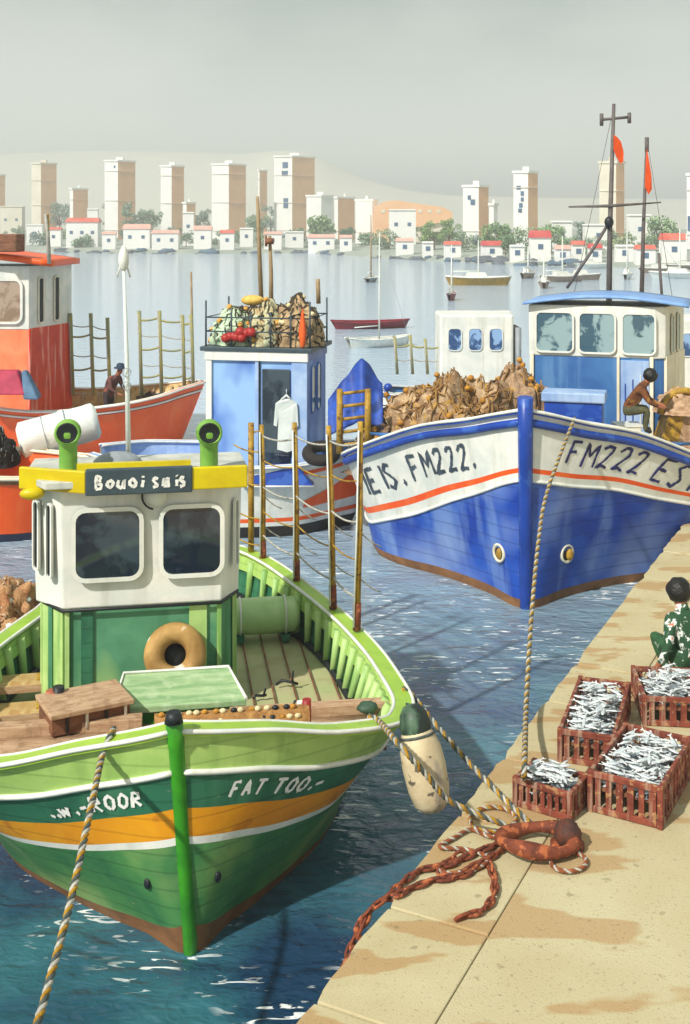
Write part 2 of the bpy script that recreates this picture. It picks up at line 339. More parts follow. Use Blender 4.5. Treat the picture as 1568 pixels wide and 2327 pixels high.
# ---------------------------------------------------------------- hulls
class Hull:
    """rows: gunwale (along, half-width, height), waterline (along, half-width); the surface runs p 0..1 along, q 0..1 waterline to gunwale"""
    def __init__(s, L, gun, wl, rake=.25, flare=1.3, lean=0, wide_left=1.0, low_left=0):
        s.lean = lean; s.wl_ = wide_left; s.ll = low_left
        s.L = L; s.rake = rake; s.e = flare
        s.g = [(math.sqrt(a / L), b) for a, b, c in gun]; s.z = [(math.sqrt(a / L), c) for a, b, c in gun]; s.w = [(math.sqrt(a / L), b) for a, b in wl]
    @staticmethod
    def ip(t, x):
        if x <= t[0][0]: return t[0][1]
        if x >= t[-1][0]: return t[-1][1]
        n = len(t)
        for i in range(n - 1):
            if t[i][0] <= x <= t[i + 1][0]: break
        h = t[i + 1][0] - t[i][0]; u = (x - t[i][0]) / h
        sl = lambda j: (t[j + 1][1] - t[j][1]) / (t[j + 1][0] - t[j][0])
        def tan_(j):
            if j == 0: return sl(0)
            if j == n - 1: return sl(n - 2)
            a, b = sl(j - 1), sl(j)
            return 0 if a * b <= 0 else 2 * a * b / (a + b)
        m0, m1 = tan_(i), tan_(i + 1)
        return ((2 * u ** 3 - 3 * u * u + 1) * t[i][1] + (u ** 3 - 2 * u * u + u) * h * m0 + (-2 * u ** 3 + 3 * u * u) * t[i + 1][1] + (u ** 3 - u * u) * h * m1)
    def pt(s, side, p, q, inset=0.0, out=0.0, dz=0.0):
        zg = s.zg(p, side); G = s.ip(s.g, p); Wl = s.ip(s.w, p)
        if q >= 0: w = Wl + (G - Wl) * q ** s.e
        else: w = Wl * (1 + q * 1.1)
        if side < 0: w *= 1 + (s.wl_ - 1) * math.sin(math.pi * min(1, max(0, p * 1.25)))
        y = p * p * s.L - s.rake * q * (1 - p) ** 4
        v = V((side * max(w, .02), y, q * zg + dz))
        if inset or out:
            e = .004
            a = s.pt(side, min(1, p + e), q); b = s.pt(side, max(0, p - e), q)
            t = (a - b); t.z = 0
            if t.length > 1e-6:
                t.normalize(); nrm = V((t.y, -t.x, 0)) * side
                v += nrm * (out - inset)
            if side * v.x < .015: v.x = side * .015
        v.x += s.lean * v.z * (1 - p) ** 3
        return v
    def zg(s, p, side=1): return s.ip(s.z, p) - (s.ll * math.sin(math.pi * min(1, p * 1.5)) if side < 0 else 0)
    def qz(s, p, z, side=1): return z / s.zg(p, side)
    def shell(s, bands, mats, parent, qmin=-.35, n=56, name='hull'):
        """bands: list of (boundary q, or function(p, side) -> q) from bottom up; material i lies below boundary i"""
        mb = MB()
        for side in (-1, 1):
            fb = lambda b, p: b(p, side) if callable(b) else b
            lo = qmin
            for i, b in enumerate(bands):
                prev = bands[i - 1] if i else None
                rows = 10 if i == 0 else 4
                def fn(u, v, b=b, prev=prev):
                    q0 = qmin if prev is None else fb(prev, u); q1 = fb(b, u)
                    return s.pt(side, u, q0 + (q1 - q0) * v)
                mb.grid(fn, n, rows, i)
        return mb.build(name, mats, parent)
    def inner(s, zdeck, thick, m, parent, name='bulwark_lining', n=50, p0=.06):
        mb = MB()
        for side in (-1, 1):
            mb.grid(lambda u, v: s.pt(side, p0 + (1 - p0) * u, s.qz(p0 + (1 - p0) * u, zdeck, side) + (1 - s.qz(p0 + (1 - p0) * u, zdeck, side)) * v, inset=thick), n, 4)
        return mb.build(name, m, parent)
    def rail(s, w_in, w_out, h, m, parent, name='rail', n=60, edge=None, p1=1.0):
        mb = MB()
        for side in (-1, 1):
            prof = [(-w_in, 0), (-w_in, h), (w_out, h), (w_out, 0)]
            rings = [[s.pt(side, p1 * i / n, 1, out=a, dz=b) for a, b in prof] for i in range(n + 1)]
            k = len(prof)
            mb.add([q for r_ in rings for q in r_], [(i * k + j, i * k + (j + 1) % k, (i + 1) * k + (j + 1) % k, (i + 1) * k + j) for i in range(n) for j in range(k)])
            if edge:
                for a in (-w_in, w_out):
                    mb.tube([s.pt(side, p1 * i / n, 1, out=a, dz=h * .8) for i in range(n + 1)], edge, 6, 1)
        return mb.build(name, m, parent)
    def deck(s, z, inset, m, parent, pa=.08, pb=.98, name='deck', n=40, thick=.05):
        mb = MB()
        for zz in (z, z - thick):
            mb.grid(lambda u, v: (lambda a, b: V((a.x + (b.x - a.x) * v, a.y, zz)))(s.pt(-1, pa + (pb - pa) * u, min(1, s.qz(pa + (pb - pa) * u, z, -1)), inset=inset), s.pt(1, pa + (pb - pa) * u, min(1, s.qz(pa + (pb - pa) * u, z)), inset=inset)), n, 4)
        return mb.build(name, m, parent)
    def band(s, q, w, h, m, parent, name='rubbing_strake', p1=1.0, n=60):
        mb = MB()
        for side in (-1, 1):
            mb.tube([s.pt(side, p1 * i / n, q(p1 * i / n, side) if callable(q) else q, out=w * .3) for i in range(n + 1)], w, 6)
        return mb.build(name, m, parent)
def px_solve(hull, M, side, q, px, p0=0.02, p1=.75):
    best = None
    for i in range(400):
        p = p0 + (p1 - p0) * i / 399; x = proj(M @ hull.pt(side, p, q(p, side) if callable(q) else q))[0]
        if best is None or abs(x - px) < best[0]: best = (abs(x - px), p)
        elif abs(x - px) > best[0] + 60: break
    return best[1]
# ---------------------------------------------------------------- house pieces
def rrect(w, h, r, n=5):
    out = []
    for cx, cy, a0 in ((w / 2 - r, h / 2 - r, 0), (-w / 2 + r, h / 2 - r, 90), (-w / 2 + r, -h / 2 + r, 180), (w / 2 - r, -h / 2 + r, 270)):
        for i in range(n): a = R(a0 + 90 * i / (n - 1)); out.append((cx + r * math.cos(a), cy + r * math.sin(a)))
    return out
def window(parent, c, right, up, w, h, fm, gm, r=.06, fw=.05, proud=.03, pane=.008, name='window', label=None):
    """frame ring standing proud of the wall, with its pane as a sub-part"""
    c = V(c); right = V(right).normalized(); up = V(up).normalized(); nrm = right.cross(up).normalized()
    P = lambda q, d: c + right * q[0] + up * q[1] + nrm * d
    o_, i_ = rrect(w + 2 * fw, h + 2 * fw, r + fw), rrect(w, h, r); n = len(o_)
    mb = MB(); vs = [P(q, 0) for q in o_] + [P(q, proud) for q in o_] + [P(q, proud) for q in i_] + [P(q, 0) for q in i_]
    fs = []
    for k in range(3):
        for j in range(n): fs.append((k * n + j, k * n + (j + 1) % n, (k + 1) * n + (j + 1) % n, (k + 1) * n + j))
    mb.add(vs, fs); f = mb.build(name, fm, parent, label)
    g = MB(); g.add([P(q, pane) for q in i_], [tuple(range(n))]); g.build('pane', gm, f)
    return f
def walls(poly_b, poly_t, z0, z1, m, parent, name='wall'):
    return MB().prism(poly_b, z0, z1, 0, poly_t).build(name, m, parent, bevel=.02)
def grow(poly, d):
    cx = sum(p[0] for p in poly) / len(poly); cy = sum(p[1] for p in poly) / len(poly)
    return [(cx + (p[0] - cx) * (1 + d / max(.1, math.hypot(p[0] - cx, p[1] - cy))), cy + (p[1] - cy) * (1 + d / max(.1, math.hypot(p[0] - cx, p[1] - cy)))) for p in poly]
def heap(parent, c, r, m, name='net_heap', seed=1, rough=.35, loops=60, loopm=None, floats=30, fm=None, rz=0, label=None, lr=.02):
    """a pile of netting: lumpy body, loops of twine and floats lying over it"""
    c = V(c); rnd = random.Random(seed); Rz = Matrix.Rotation(rz, 3, 'Z')
    def surf(a, b, k=1.0):
        d = V((math.cos(a) * math.cos(b), math.sin(a) * math.cos(b), math.sin(b)))
        q = 1 + rough * noise.noise(d * 2.2 + V((seed * 3.1, 0, 0))) + rough * .6 * noise.noise(d * 6 + V((0, seed, 0))) + rough * .35 * noise.noise(d * 15)
        return c + Rz @ V((d.x * r[0], d.y * r[1], d.z * r[2])) * q * k
    mb = MB(); mb.grid(lambda u, v: surf(u * 2 * math.pi, v * math.pi / 2), 64, 24)
    o = mb.build(name, m, parent, label)
    if loops:
        lp = MB()
        for i in range(loops):
            a, b = rnd.uniform(0, 6.28), rnd.uniform(.05, 1.4); sa, sb = rnd.uniform(.12, .4), rnd.uniform(.1, .3); ph = rnd.uniform(0, 6)
            lp.tube([surf(a + sa * math.cos(t), b + sb * math.sin(t + ph), 1.0 + .04 * math.sin(3 * t)) for t in [j * .5 for j in range(rnd.randint(7, 13))]], lr, 5)
        lp.build('twine_loops', loopm or netb, o if parent is not None else o)
    if floats:
        fl = MB()
        for i in range(floats):
            p = surf(rnd.uniform(0, 6.28), rnd.uniform(.1, 1.4), 1.03)
            fl.ell(p, (.05 + lr, .05 + lr, .04 + lr), 8, 6, rot=Matrix.Rotation(rnd.uniform(0, 3), 3, 'X'))
        fl.build('cork_floats', fm or corkm, o)
    return o
# ================================================================ SETTING
def water_mat():
    m = bpy.data.materials.new('harbour_water'); m.use_nodes = True; n = m.node_tree.nodes; l = m.node_tree.links; b = n['Principled BSDF']
    t = n.new('ShaderNodeTexCoord')
    def noi(sx, sy, scale, det=4, dist=0.0):
        q = n.new('ShaderNodeMapping'); q.inputs['Scale'].default_value = (sx, sy, 1); l.new(t.outputs['Object'], q.inputs['Vector'])
        a = n.new('ShaderNodeTexNoise'); a.inputs['Scale'].default_value = scale; a.inputs['Detail'].default_value = det; a.inputs['Distortion'].default_value = dist
        l.new(q.outputs[0], a.inputs['Vector']); return a.outputs['Fac']
    base = n.new('ShaderNodeValToRGB'); base.color_ramp.elements[0].position = .38; base.color_ramp.elements[1].position = .64
    base.color_ramp.elements[0].color = (.006, .034, .080, 1); base.color_ramp.elements[1].color = (.030, .135, .170, 1)
    l.new(noi(1, 1.3, .45, 5, 1.0), base.inputs['Fac'])
    # glints painted into the colour as white flecks, stretched across the view, in patches
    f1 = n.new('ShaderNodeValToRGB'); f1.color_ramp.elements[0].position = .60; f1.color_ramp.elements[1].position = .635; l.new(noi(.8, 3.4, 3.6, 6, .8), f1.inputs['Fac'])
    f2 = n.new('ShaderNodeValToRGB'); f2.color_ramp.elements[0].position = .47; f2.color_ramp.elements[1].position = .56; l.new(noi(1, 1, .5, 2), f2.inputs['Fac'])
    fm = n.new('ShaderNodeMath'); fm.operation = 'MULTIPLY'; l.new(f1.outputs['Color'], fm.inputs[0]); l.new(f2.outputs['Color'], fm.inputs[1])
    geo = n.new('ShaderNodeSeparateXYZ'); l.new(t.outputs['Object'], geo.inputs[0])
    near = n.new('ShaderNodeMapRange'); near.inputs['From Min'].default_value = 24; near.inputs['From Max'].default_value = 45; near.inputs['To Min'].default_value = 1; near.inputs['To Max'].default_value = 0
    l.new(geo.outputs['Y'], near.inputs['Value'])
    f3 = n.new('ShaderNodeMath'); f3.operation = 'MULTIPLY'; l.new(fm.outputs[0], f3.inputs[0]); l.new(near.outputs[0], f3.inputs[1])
    far_sheen = n.new('ShaderNodeMix'); far_sheen.data_type = 'RGBA'; far_sheen.inputs['B'].default_value = (.43, .55, .68, 1)  # pale sky reflection painted into the base colour, growing with distance
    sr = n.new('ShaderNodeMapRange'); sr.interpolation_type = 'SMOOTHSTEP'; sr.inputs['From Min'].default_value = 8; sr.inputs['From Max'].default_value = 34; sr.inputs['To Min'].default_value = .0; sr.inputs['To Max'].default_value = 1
    l.new(geo.outputs['Y'], sr.inputs['Value']); l.new(sr.outputs[0], far_sheen.inputs['Factor']); l.new(base.outputs['Color'], far_sheen.inputs['A'])
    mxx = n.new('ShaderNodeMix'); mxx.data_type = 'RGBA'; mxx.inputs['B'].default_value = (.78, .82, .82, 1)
    l.new(f3.outputs[0], mxx.inputs['Factor']); l.new(far_sheen.outputs['Result'], mxx.inputs['A']); l.new(mxx.outputs['Result'], b.inputs['Base Color'])
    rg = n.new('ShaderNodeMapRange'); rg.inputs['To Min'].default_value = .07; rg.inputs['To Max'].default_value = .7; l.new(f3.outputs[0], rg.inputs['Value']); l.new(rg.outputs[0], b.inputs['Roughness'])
    b.inputs['IOR'].default_value = 1.34
    add = n.new('ShaderNodeMath'); add.operation = 'MULTIPLY_ADD'; add.inputs[1].default_value = .3
    l.new(noi(1, 1.6, 5.5, 3, .5), add.inputs[0]); l.new(noi(.9, 1.7, 1.5, 3, .6), add.inputs[2])
    bp = n.new('ShaderNodeBump'); bp.inputs['Strength'].default_value = 1; bp.inputs['Distance'].default_value = .13
    far = n.new('ShaderNodeMapRange'); far.inputs['From Min'].default_value = 14; far.inputs['From Max'].default_value = 90; far.inputs['To Min'].default_value = .10; far.inputs['To Max'].default_value = .10
    l.new(geo.outputs['Y'], far.inputs['Value']); l.new(far.outputs[0], bp.inputs['Distance'])
    l.new(add.outputs[0], bp.inputs['Height']); l.new(bp.outputs[0], b.inputs['Normal'])
    return m
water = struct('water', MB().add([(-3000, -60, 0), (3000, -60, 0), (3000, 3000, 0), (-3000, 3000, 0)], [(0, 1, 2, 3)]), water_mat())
# quay ------------------------------------------------------------------
QZ = 1.0
E0 = W(670, 2327, QZ); E1 = W(1568, 1170, QZ); QD = (E1 - E0).normalized(); QN = V((QD.y, -QD.x, 0))    # along the edge, and inland (to the right)
Q0 = E0 - QD * (E0.y + 6) / QD.y
def quay(a, b, z=QZ): return Q0 + QD * a + QN * b + V((0, 0, z - Q0.z))
stone = mat('quay_stone', 'c0b590', 'b5a780', .85, 1.1, .3, 70, spots=('a57c4a', .62, .9, .53, (1, 2.6, 1)), stretch=(1, 1.6, 1), pits=True)
stone2 = mat('quay_concrete', 'c0b692', 'b7aa84', .85, .8, .3, 70, spots=('a67c4a', .58, .62, .52, (1, 3.0, 1)), pits=True)
mb = MB()
mb.prism([quay(-40, .86), quay(160, .86), quay(160, 90), quay(-40, 90)], -1, QZ - .004)
for p in mb.v: p.z = min(p.z, QZ - .004)
mb.v = [V((p.x, p.y, -1 if i < 4 else QZ - .004)) for i, p in enumerate(mb.v)]
qa = struct('quay', mb, stone2)
joints = [W(px, py, QZ) for px, py in ((1430, 1308), (1302, 1508), (1248, 1592), (1142, 1722), (1035, 1850), (862, 2055))]
ja = sorted((p - Q0).dot(QD) for p in joints)
ja = [ja[0] - 1.25 * k for k in range(12, 0, -1)] + ja + [ja[-1] + 1.6 * k for k in range(1, 60)]
mb = MB(); rnd = random.Random(3)
for i in range(len(ja) - 1):
    a, b = ja[i] + .011, ja[i + 1] - .011; n = 9
    edge = [(a + (b - a) * k / n, rnd.uniform(-.012, .012) + (.03 if k in (0, n) else 0)) for k in range(n + 1)]
    poly = [quay(x, y) for x, y in edge] + [quay(b, .85), quay(a, .85)]
    dz = rnd.uniform(-.006, .006)
    mb.prism([(p.x, p.y, -1) for p in poly], 0, 0, 0, [(p.x, p.y, QZ + dz) for p in poly])
cop = struct('quay_edge', mb, stone, bevel=.012)
# far shore, hill ---------------------------------------------------------
sand = mat('shore_ground', 'a9ada2', '8f9a90', .9, .12, 0)
shore = [(-700, 566), (-60, 566), (120, 573), (300, 576), (520, 577), (700, 575), (850, 586), (1010, 594), (1150, 602), (1300, 607), (1568, 612), (2600, 640)]
sp = [W(a, b) for a, b in shore]
mb = MB(); n = len(sp)
rows = [(0, -.4), (6, .7), (45, 2.2), (120, 4.2), (400, 6.0), (2500, 6.1)]
for d, z in rows: mb.v += [V((p.x * (1 + d / p.y), p.y + d, z)) for p in sp]
for j in range(len(rows) - 1):
    for i in range(n - 1): mb.f.append([j * n + i, j * n + i + 1, (j + 1) * n + i + 1, (j + 1) * n + i]); mb.m.append(0); mb.sm.append(True)
struct('ground', mb, sand)
def shore_z(y_off):
    y_off = max(0, y_off)
    for i in range(len(rows) - 1):
        if rows[i][0] <= y_off <= rows[i + 1][0]: return rows[i][1] + (rows[i + 1][1] - rows[i][1]) * (y_off - rows[i][0]) / (rows[i + 1][0] - rows[i][0])
    return rows[-1][1]
def shore_at(px):
    for i in range(n - 1):
        if shore[i][0] <= px <= shore[i + 1][0]:
            py = shore[i][1] + (shore[i + 1][1] - shore[i][1]) * (px - shore[i][0]) / (shore[i + 1][0] - shore[i][0]); return F * H / (py - YH)
def site(px, off):
    """a spot on the far shore: bearing of column px, off metres behind the waterline"""
    d = shore_at(px) + off; return V(((px - CX) / F * d, d, shore_z(off) - .1))
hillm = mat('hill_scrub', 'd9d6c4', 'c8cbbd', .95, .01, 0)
hp = [(-900, 430), (-300, 380), (0, 350), (200, 342), (430, 345), (520, 352), (640, 342), (705, 345), (760, 375), (820, 405), (900, 428), (1010, 444), (1250, 450), (1568, 452), (2300, 480)]
mb = MB(); HD = 900
vs = []
for k, (fz, dd) in enumerate(((0, 0), (.45, 40), (.8, 90), (1, 150), (.8, 260), (0, 420))):
    for i in range(61):
        px = -900 + 3200 * i / 60
        for j in range(len(hp) - 1):
            if hp[j][0] <= px <= hp[j + 1][0]: t = (px - hp[j][0]) / (hp[j + 1][0] - hp[j][0]); py = hp[j][1] + (hp[j + 1][1] - hp[j][1]) * t; break
        top = H + (YH - py) * (HD + 150) / F
        d = HD + dd; vs.append(V(((px - CX) * (HD + 150) / F, d + 12 * noise.noise(V((i * .4, k, 0))), 4 + (top - 4) * fz + (1.2 * noise.noise(V((i * .9, k * 2.2, 5))) if 0 < fz < 1 else 0))))
mb.add(vs, [(k * 61 + i, k * 61 + i + 1, (k + 1) * 61 + i + 1, (k + 1) * 61 + i) for k in range(5) for i in range(60)], 0, True)
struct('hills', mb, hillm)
# haze -------------------------------------------------------------------
hm = bpy.data.materials.new('haze'); hm.use_nodes = True; hn = hm.node_tree.nodes; hn.remove(hn['Principled BSDF'])
pv = hn.new('ShaderNodeVolumePrincipled'); pv.inputs['Density'].default_value = .0013; pv.inputs['Color'].default_value = (.955, .995, .975, 1); pv.inputs['Anisotropy'].default_value = 0
hm.node_tree.links.new(pv.outputs[0], hn['Material Output'].inputs['Volume'])
hz = MB().box((0, 1450, 44.5), (7000, 3120, 95)).build('haze', hm); hz['kind'] = 'stuff'; hz['label'] = 'pale sea haze over the harbour'
# ================================================================ FAR SHORE THINGS
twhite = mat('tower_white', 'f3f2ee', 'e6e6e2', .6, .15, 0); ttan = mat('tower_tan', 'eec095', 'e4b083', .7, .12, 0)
twin = mat('tower_window', '4f6f96', '3c5876', .2, .5, 0); tcream = mat('tower_cream', 'e4decd', 'd8d0bc', .7, .2, 0)
tslab = mat('tower_slab', 'e6dccd', 'ddd0c0', .7, .2, 0)
def tower(pxa, pxm, pxb, ptop, off, label, windows=(), mats=(None, None), cat='tower block', h2=None, grp='tower blocks on the far shore'):
    """white front from column pxa to pxm, tan flank from pxm to pxb, roof at row ptop"""
    c = site(pxm, off); d = c.y; s = F / d
    top = H + (YH - ptop) / s - c.z
    t = thing('tower_block', label, cat, c, 0, grp)
    wf = (pxm - pxa) / s; wt = (pxb - pxm) / s
    # plan: nearest corner at the origin, front runs left and back a little, flank right and back
    A = V((0, 0)); Bp = V((-wf, wf * .25)); Cc = V((wt, wt * .9)); Dd = Bp + Cc
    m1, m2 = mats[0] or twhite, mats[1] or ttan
    mb = MB(); P = [Bp, A, Cc, Dd]
    mb.prism([(q.x, q.y) for q in P], -4, top); 
    # faces after prism: bottom, top, then sides in order
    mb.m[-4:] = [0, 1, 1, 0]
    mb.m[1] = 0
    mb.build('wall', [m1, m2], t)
    r = MB(); cc = (A + Dd) / 2; r.box((cc.x, cc.y, top + .9), (min(wf, wt) * .5, min(wf, wt) * .5, 1.0)); r.build('roof_house', m1, t)
    MB().prism(grow([(q.x, q.y) for q in P], .35), top - .1, top + .45).build('parapet', m1, t)
    # storeys: balcony slabs on the front, a window band on the flank
    u = (A - Bp).normalized(); nrm = V((u.y, -u.x))
    nf = max(3, int(top / 2.9))
    cols = max(2, int(wf / 2.6))
    for k in range(nf):
        z = 1.2 + k * (top - 1.5) / nf
    for (fu, fz, fw, fh) in windows:
        p = Bp.lerp(A, fu); w = MB(); w.box((p.x + nrm.x * .05, p.y + nrm.y * .05, top * fz), (wf * fw, .2, top * fh), math.atan2(u.y, u.x)); w.build('window', twin, t)
    for k in range(1, nf, 3):
        z = k * top / nf; g_ = grow([(q.x, q.y) for q in P], .3)
        MB().prism(g_, z - .07, z + .07).build('floor_slab', tslab, t)
    return t
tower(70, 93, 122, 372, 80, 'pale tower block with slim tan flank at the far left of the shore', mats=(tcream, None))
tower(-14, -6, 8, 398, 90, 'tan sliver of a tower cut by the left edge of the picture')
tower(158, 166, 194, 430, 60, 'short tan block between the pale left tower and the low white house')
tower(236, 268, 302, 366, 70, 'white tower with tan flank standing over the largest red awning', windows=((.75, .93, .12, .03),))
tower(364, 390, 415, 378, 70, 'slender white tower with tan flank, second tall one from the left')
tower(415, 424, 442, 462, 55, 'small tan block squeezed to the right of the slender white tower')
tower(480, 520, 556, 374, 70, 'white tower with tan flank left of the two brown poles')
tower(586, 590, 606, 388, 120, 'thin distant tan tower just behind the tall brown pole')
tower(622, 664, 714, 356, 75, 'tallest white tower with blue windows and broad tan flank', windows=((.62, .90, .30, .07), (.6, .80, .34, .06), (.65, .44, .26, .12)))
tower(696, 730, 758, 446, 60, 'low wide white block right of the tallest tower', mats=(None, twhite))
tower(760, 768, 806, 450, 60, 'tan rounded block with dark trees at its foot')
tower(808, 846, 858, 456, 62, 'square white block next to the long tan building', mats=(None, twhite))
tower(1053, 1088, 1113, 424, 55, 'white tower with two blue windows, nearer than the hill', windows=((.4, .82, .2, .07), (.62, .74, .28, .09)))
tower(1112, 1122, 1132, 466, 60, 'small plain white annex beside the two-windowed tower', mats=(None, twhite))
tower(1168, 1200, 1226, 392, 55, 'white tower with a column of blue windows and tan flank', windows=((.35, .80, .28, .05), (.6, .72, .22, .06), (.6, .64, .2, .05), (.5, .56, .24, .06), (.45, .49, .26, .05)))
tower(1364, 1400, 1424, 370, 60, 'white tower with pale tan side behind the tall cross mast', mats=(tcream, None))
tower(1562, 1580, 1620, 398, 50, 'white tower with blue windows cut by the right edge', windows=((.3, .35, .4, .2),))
# low buildings: label, pixel span, top row
def low_house(pa, pb, ptop, off, label, wall=twhite, roofm=None, slope=0):
    c = site((pa + pb) / 2, off); s = F / c.y; w = (pb - pa) / s; h = H + (YH - ptop) / s - c.z
    t = thing('low_building', label, 'building', c, 0, 'low buildings on the far shore')
    MB().box((0, w * .25, h / 2 - 1), (w, w * .5, h + 2)).build('wall', wall, t)
    r = MB(); r.prism([(-w * .54, -.3, h), (w * .54, -.3, h), (w * .54, w * .55, h), (-w * .54, w * .55, h)], 0, 0, 0, [(-w * .5, w * .2, h + .3 + slope), (w * .5, w * .2, h + .3 + slope), (w * .5, w * .3, h + .3 + slope), (-w * .5, w * .3, h + .3 + slope)])
    r.build('roof', roofm or wall, t)
    for k in range(max(1, int(w / 3))):
        x = -w / 2 + w * (k + .5) / max(1, int(w / 3)); MB().box((x, -.03, h * .6), (.9, .12, .9)).build('window', twin, t)
    return t
redroof = mat('red_roof', 'c9483a', 'd97a66', .8, .4, 0); pinkroof = mat('pink_roof', 'e3a192', 'dcb4a4', .8, .4, 0); crimson = mat('crimson_awning', 'b8333a', 'c95a50', .8, .5, 0)
low_house(198, 222, 476, 40, 'narrow white building left of the first white tower')
low_house(415, 440, 484, 30, 'narrow white house below the slender tower')
low_house(0, 50, 470, 70, 'pale low terrace at the left edge of the shore', wall=tcream)
low_house(885, 945, 478, 50, 'white flat house set against the long tan building')
low_house(1255, 1300, 505, 40, 'white shed with flat roof above the green bushes')
low_house(1330, 1390, 512, 45, 'low white hall behind the foot of the cross mast')
low_house(1430, 1480, 490, 50, 'white villa half hidden by the second mast')
low_house(150, 222, 505, 18, 'white quay building under the largest red awning roof', roofm=redroof, slope=1.0)
low_house(280, 340, 520, 14, 'waterside cafe under a washed out pink roof', roofm=pinkroof, slope=1.0)
low_house(345, 405, 530, 10, 'long low shed with pale pink roof', roofm=pinkroof, slope=.6)
low_house(440, 480, 522, 14, 'small house with pinkish red roof left of the tan flank', roofm=pinkroof, slope=.8)
low_house(500, 532, 530, 10, 'little kiosk with brick red roof by the brown pole', roofm=redroof, slope=.6)
low_house(700, 760, 540, 8, 'long boat shed with faint pink roof behind the rocks', roofm=pinkroof, slope=.6)
low_house(1095, 1142, 558, 8, 'waterside hut with crimson roof by the yellow sailing boat', roofm=crimson, slope=.6)
low_house(1205, 1252, 540, 10, 'cabin with dark red roof right of the striped tower', roofm=crimson, slope=1.0)
low_house(1338, 1368, 564, 6, 'boat hut with crimson roof left of the cross mast', roofm=crimson, slope=.5)
low_house(1505, 1560, 545, 8, 'cabin with orange red roof near the right edge', roofm=redroof, slope=.8)
# long tan headland building
def long_tan():
    c = site(930, 70); s = F / c.y
    t = thing('long_building', 'long tan waterfront building tapering to the right', 'building', c)
    pts = [(852, 590), (852, 470), (872, 458), (900, 455), (945, 462), (1005, 470), (1028, 482), (1028, 500), (930, 520)]
    f = lambda p: ((p[0] - 930) / s, H + (YH - p[1]) / s - c.z)
    P = [f(p) for p in pts]; mb = MB()
    n = len(P); mb.add([(x, 0, z) for x, z in P] + [(x, 14, z) for x, z in P], [tuple(range(n)), tuple(range(n, 2 * n))[::-1]] + [(i, (i + 1) % n, n + (i + 1) % n, n + i) for i in range(n)])
    mb.build('wall', ttan, t)
    b = MB(); x0, z0 = f((880, 540)); x1, z1 = f((1028, 500)); b.box(((x0 + x1) / 2, 7, z1 / 2 - 2), (x1 - x0, 12, z1 + 3)); b.build('lower_storey', tcream, t)
    for k in range(7):
        w = MB(); w.box((P[1][0] + 2.2 + k * 2.5, -.05, f((0, 480))[1]), (1.0, .15, .8)); w.build('window', tcream, t)
long_tan()
HUTS = ['white flat hut left of the short tan block', 'red roofed hut below the short tan block', 'pink roofed hut below the first white tower', 'white flat hut right of the third white tower',
 'pink roofed hut left of the tallest tower foot', 'white flat hut below the tallest tower', 'pink roofed hut under the tan rounded block', 'pink roofed hut below the long tan building',
 'white flat hut at the right end of the long tan building', 'red roofed hut left of the two-windowed tower foot', 'white flat hut under the tower with the column of windows', 'pink roofed hut right of the dark red cabin',
 'red roofed hut left of the slanting boom', 'white flat hut right of the tall cross mast', 'red roofed hut beside the second trawler mast']
for i, (pa, pb, pt, of, rm) in enumerate(((60, 96, 512, 30, 0), (105, 138, 522, 20, 1), (232, 262, 532, 10, 2), (545, 575, 520, 24, 0), (600, 640, 532, 10, 2), (648, 690, 528, 18, 0), (772, 800, 540, 10, 2), (900, 940, 548, 8, 2), (960, 985, 552, 6, 0), (1010, 1048, 556, 6, 1), (1160, 1192, 560, 5, 0), (1262, 1296, 566, 5, 2), (1300, 1330, 556, 10, 1), (1400, 1440, 560, 8, 0), (1446, 1490, 566, 5, 1))):
    low_house(pa, pb, pt, of, ['white flat roofed', 'low pink roofed', 'red roofed'][0 if rm == 0 else (2 if rm == 1 else 1)] + ' hut, number ' + 'x', roofm=(None, redroof, pinkroof)[rm], slope=.4 if rm else 0)['label'] = HUTS[i]
# trees ---------------------------------------------------------------------
leafs = {}
def leafmat(nm, a, b): return mat(nm, a, b, .8, .8, 0)
def tree(px, ptop, wpx, off, label, a='8fae6a', b='5d8448', seed=0, cat='tree'):
    c = site(px, off); s = F / c.y; h = H + (YH - ptop) / s - c.z; w = wpx / s; rnd = random.Random(seed)
    t = thing('broadleaf_tree', label, cat, c, 0, 'trees on the far shore')
    tr = MB(); tr.tube([(0, 0, -.5), (.1, 0, h * .3), (0, .1, h * .6)], [.35, .25, .12], 7)
    for k in range(4): a_ = k * 1.6; tr.tube([(0, 0, h * .3), (math.cos(a_) * w * .2, math.sin(a_) * w * .2, h * .6)], [.15, .06], 5)
    tr.build('trunk', woodd, t)
    cr = MB()
    cl = [(rnd.uniform(-.38, .38) * w, rnd.uniform(-.3, .3) * w, h * rnd.uniform(.32, .86)) for _ in range(16)]
    for cx_, cy_, cz_ in cl:
        rr = w * rnd.uniform(.10, .2)
        rr *= 1.15 - abs(cx_) / w * .8
        for _ in range(110):
            d = V((rnd.gauss(0, 1), rnd.gauss(0, 1), rnd.gauss(0, .8))).normalized() * rr * rnd.uniform(.55, 1.1)
            p = V((cx_, cy_, min(cz_, h - rr))) + d; q = rr * .22
            e1 = V((rnd.uniform(-1, 1), rnd.uniform(-1, 1), rnd.uniform(-1, 1))).normalized() * q; e2 = e1.orthogonal().normalized() * q * .7
            i = rnd.choice((0, 0, 1))
            cr.add([p - e1, p - e2, p + e1, p + e2], [(0, 1, 2, 3)], i)
    cr.build('crown', [leafmat('leaf_' + a, a, b), leafmat('leafd_' + b, b, '3f6440')], t)
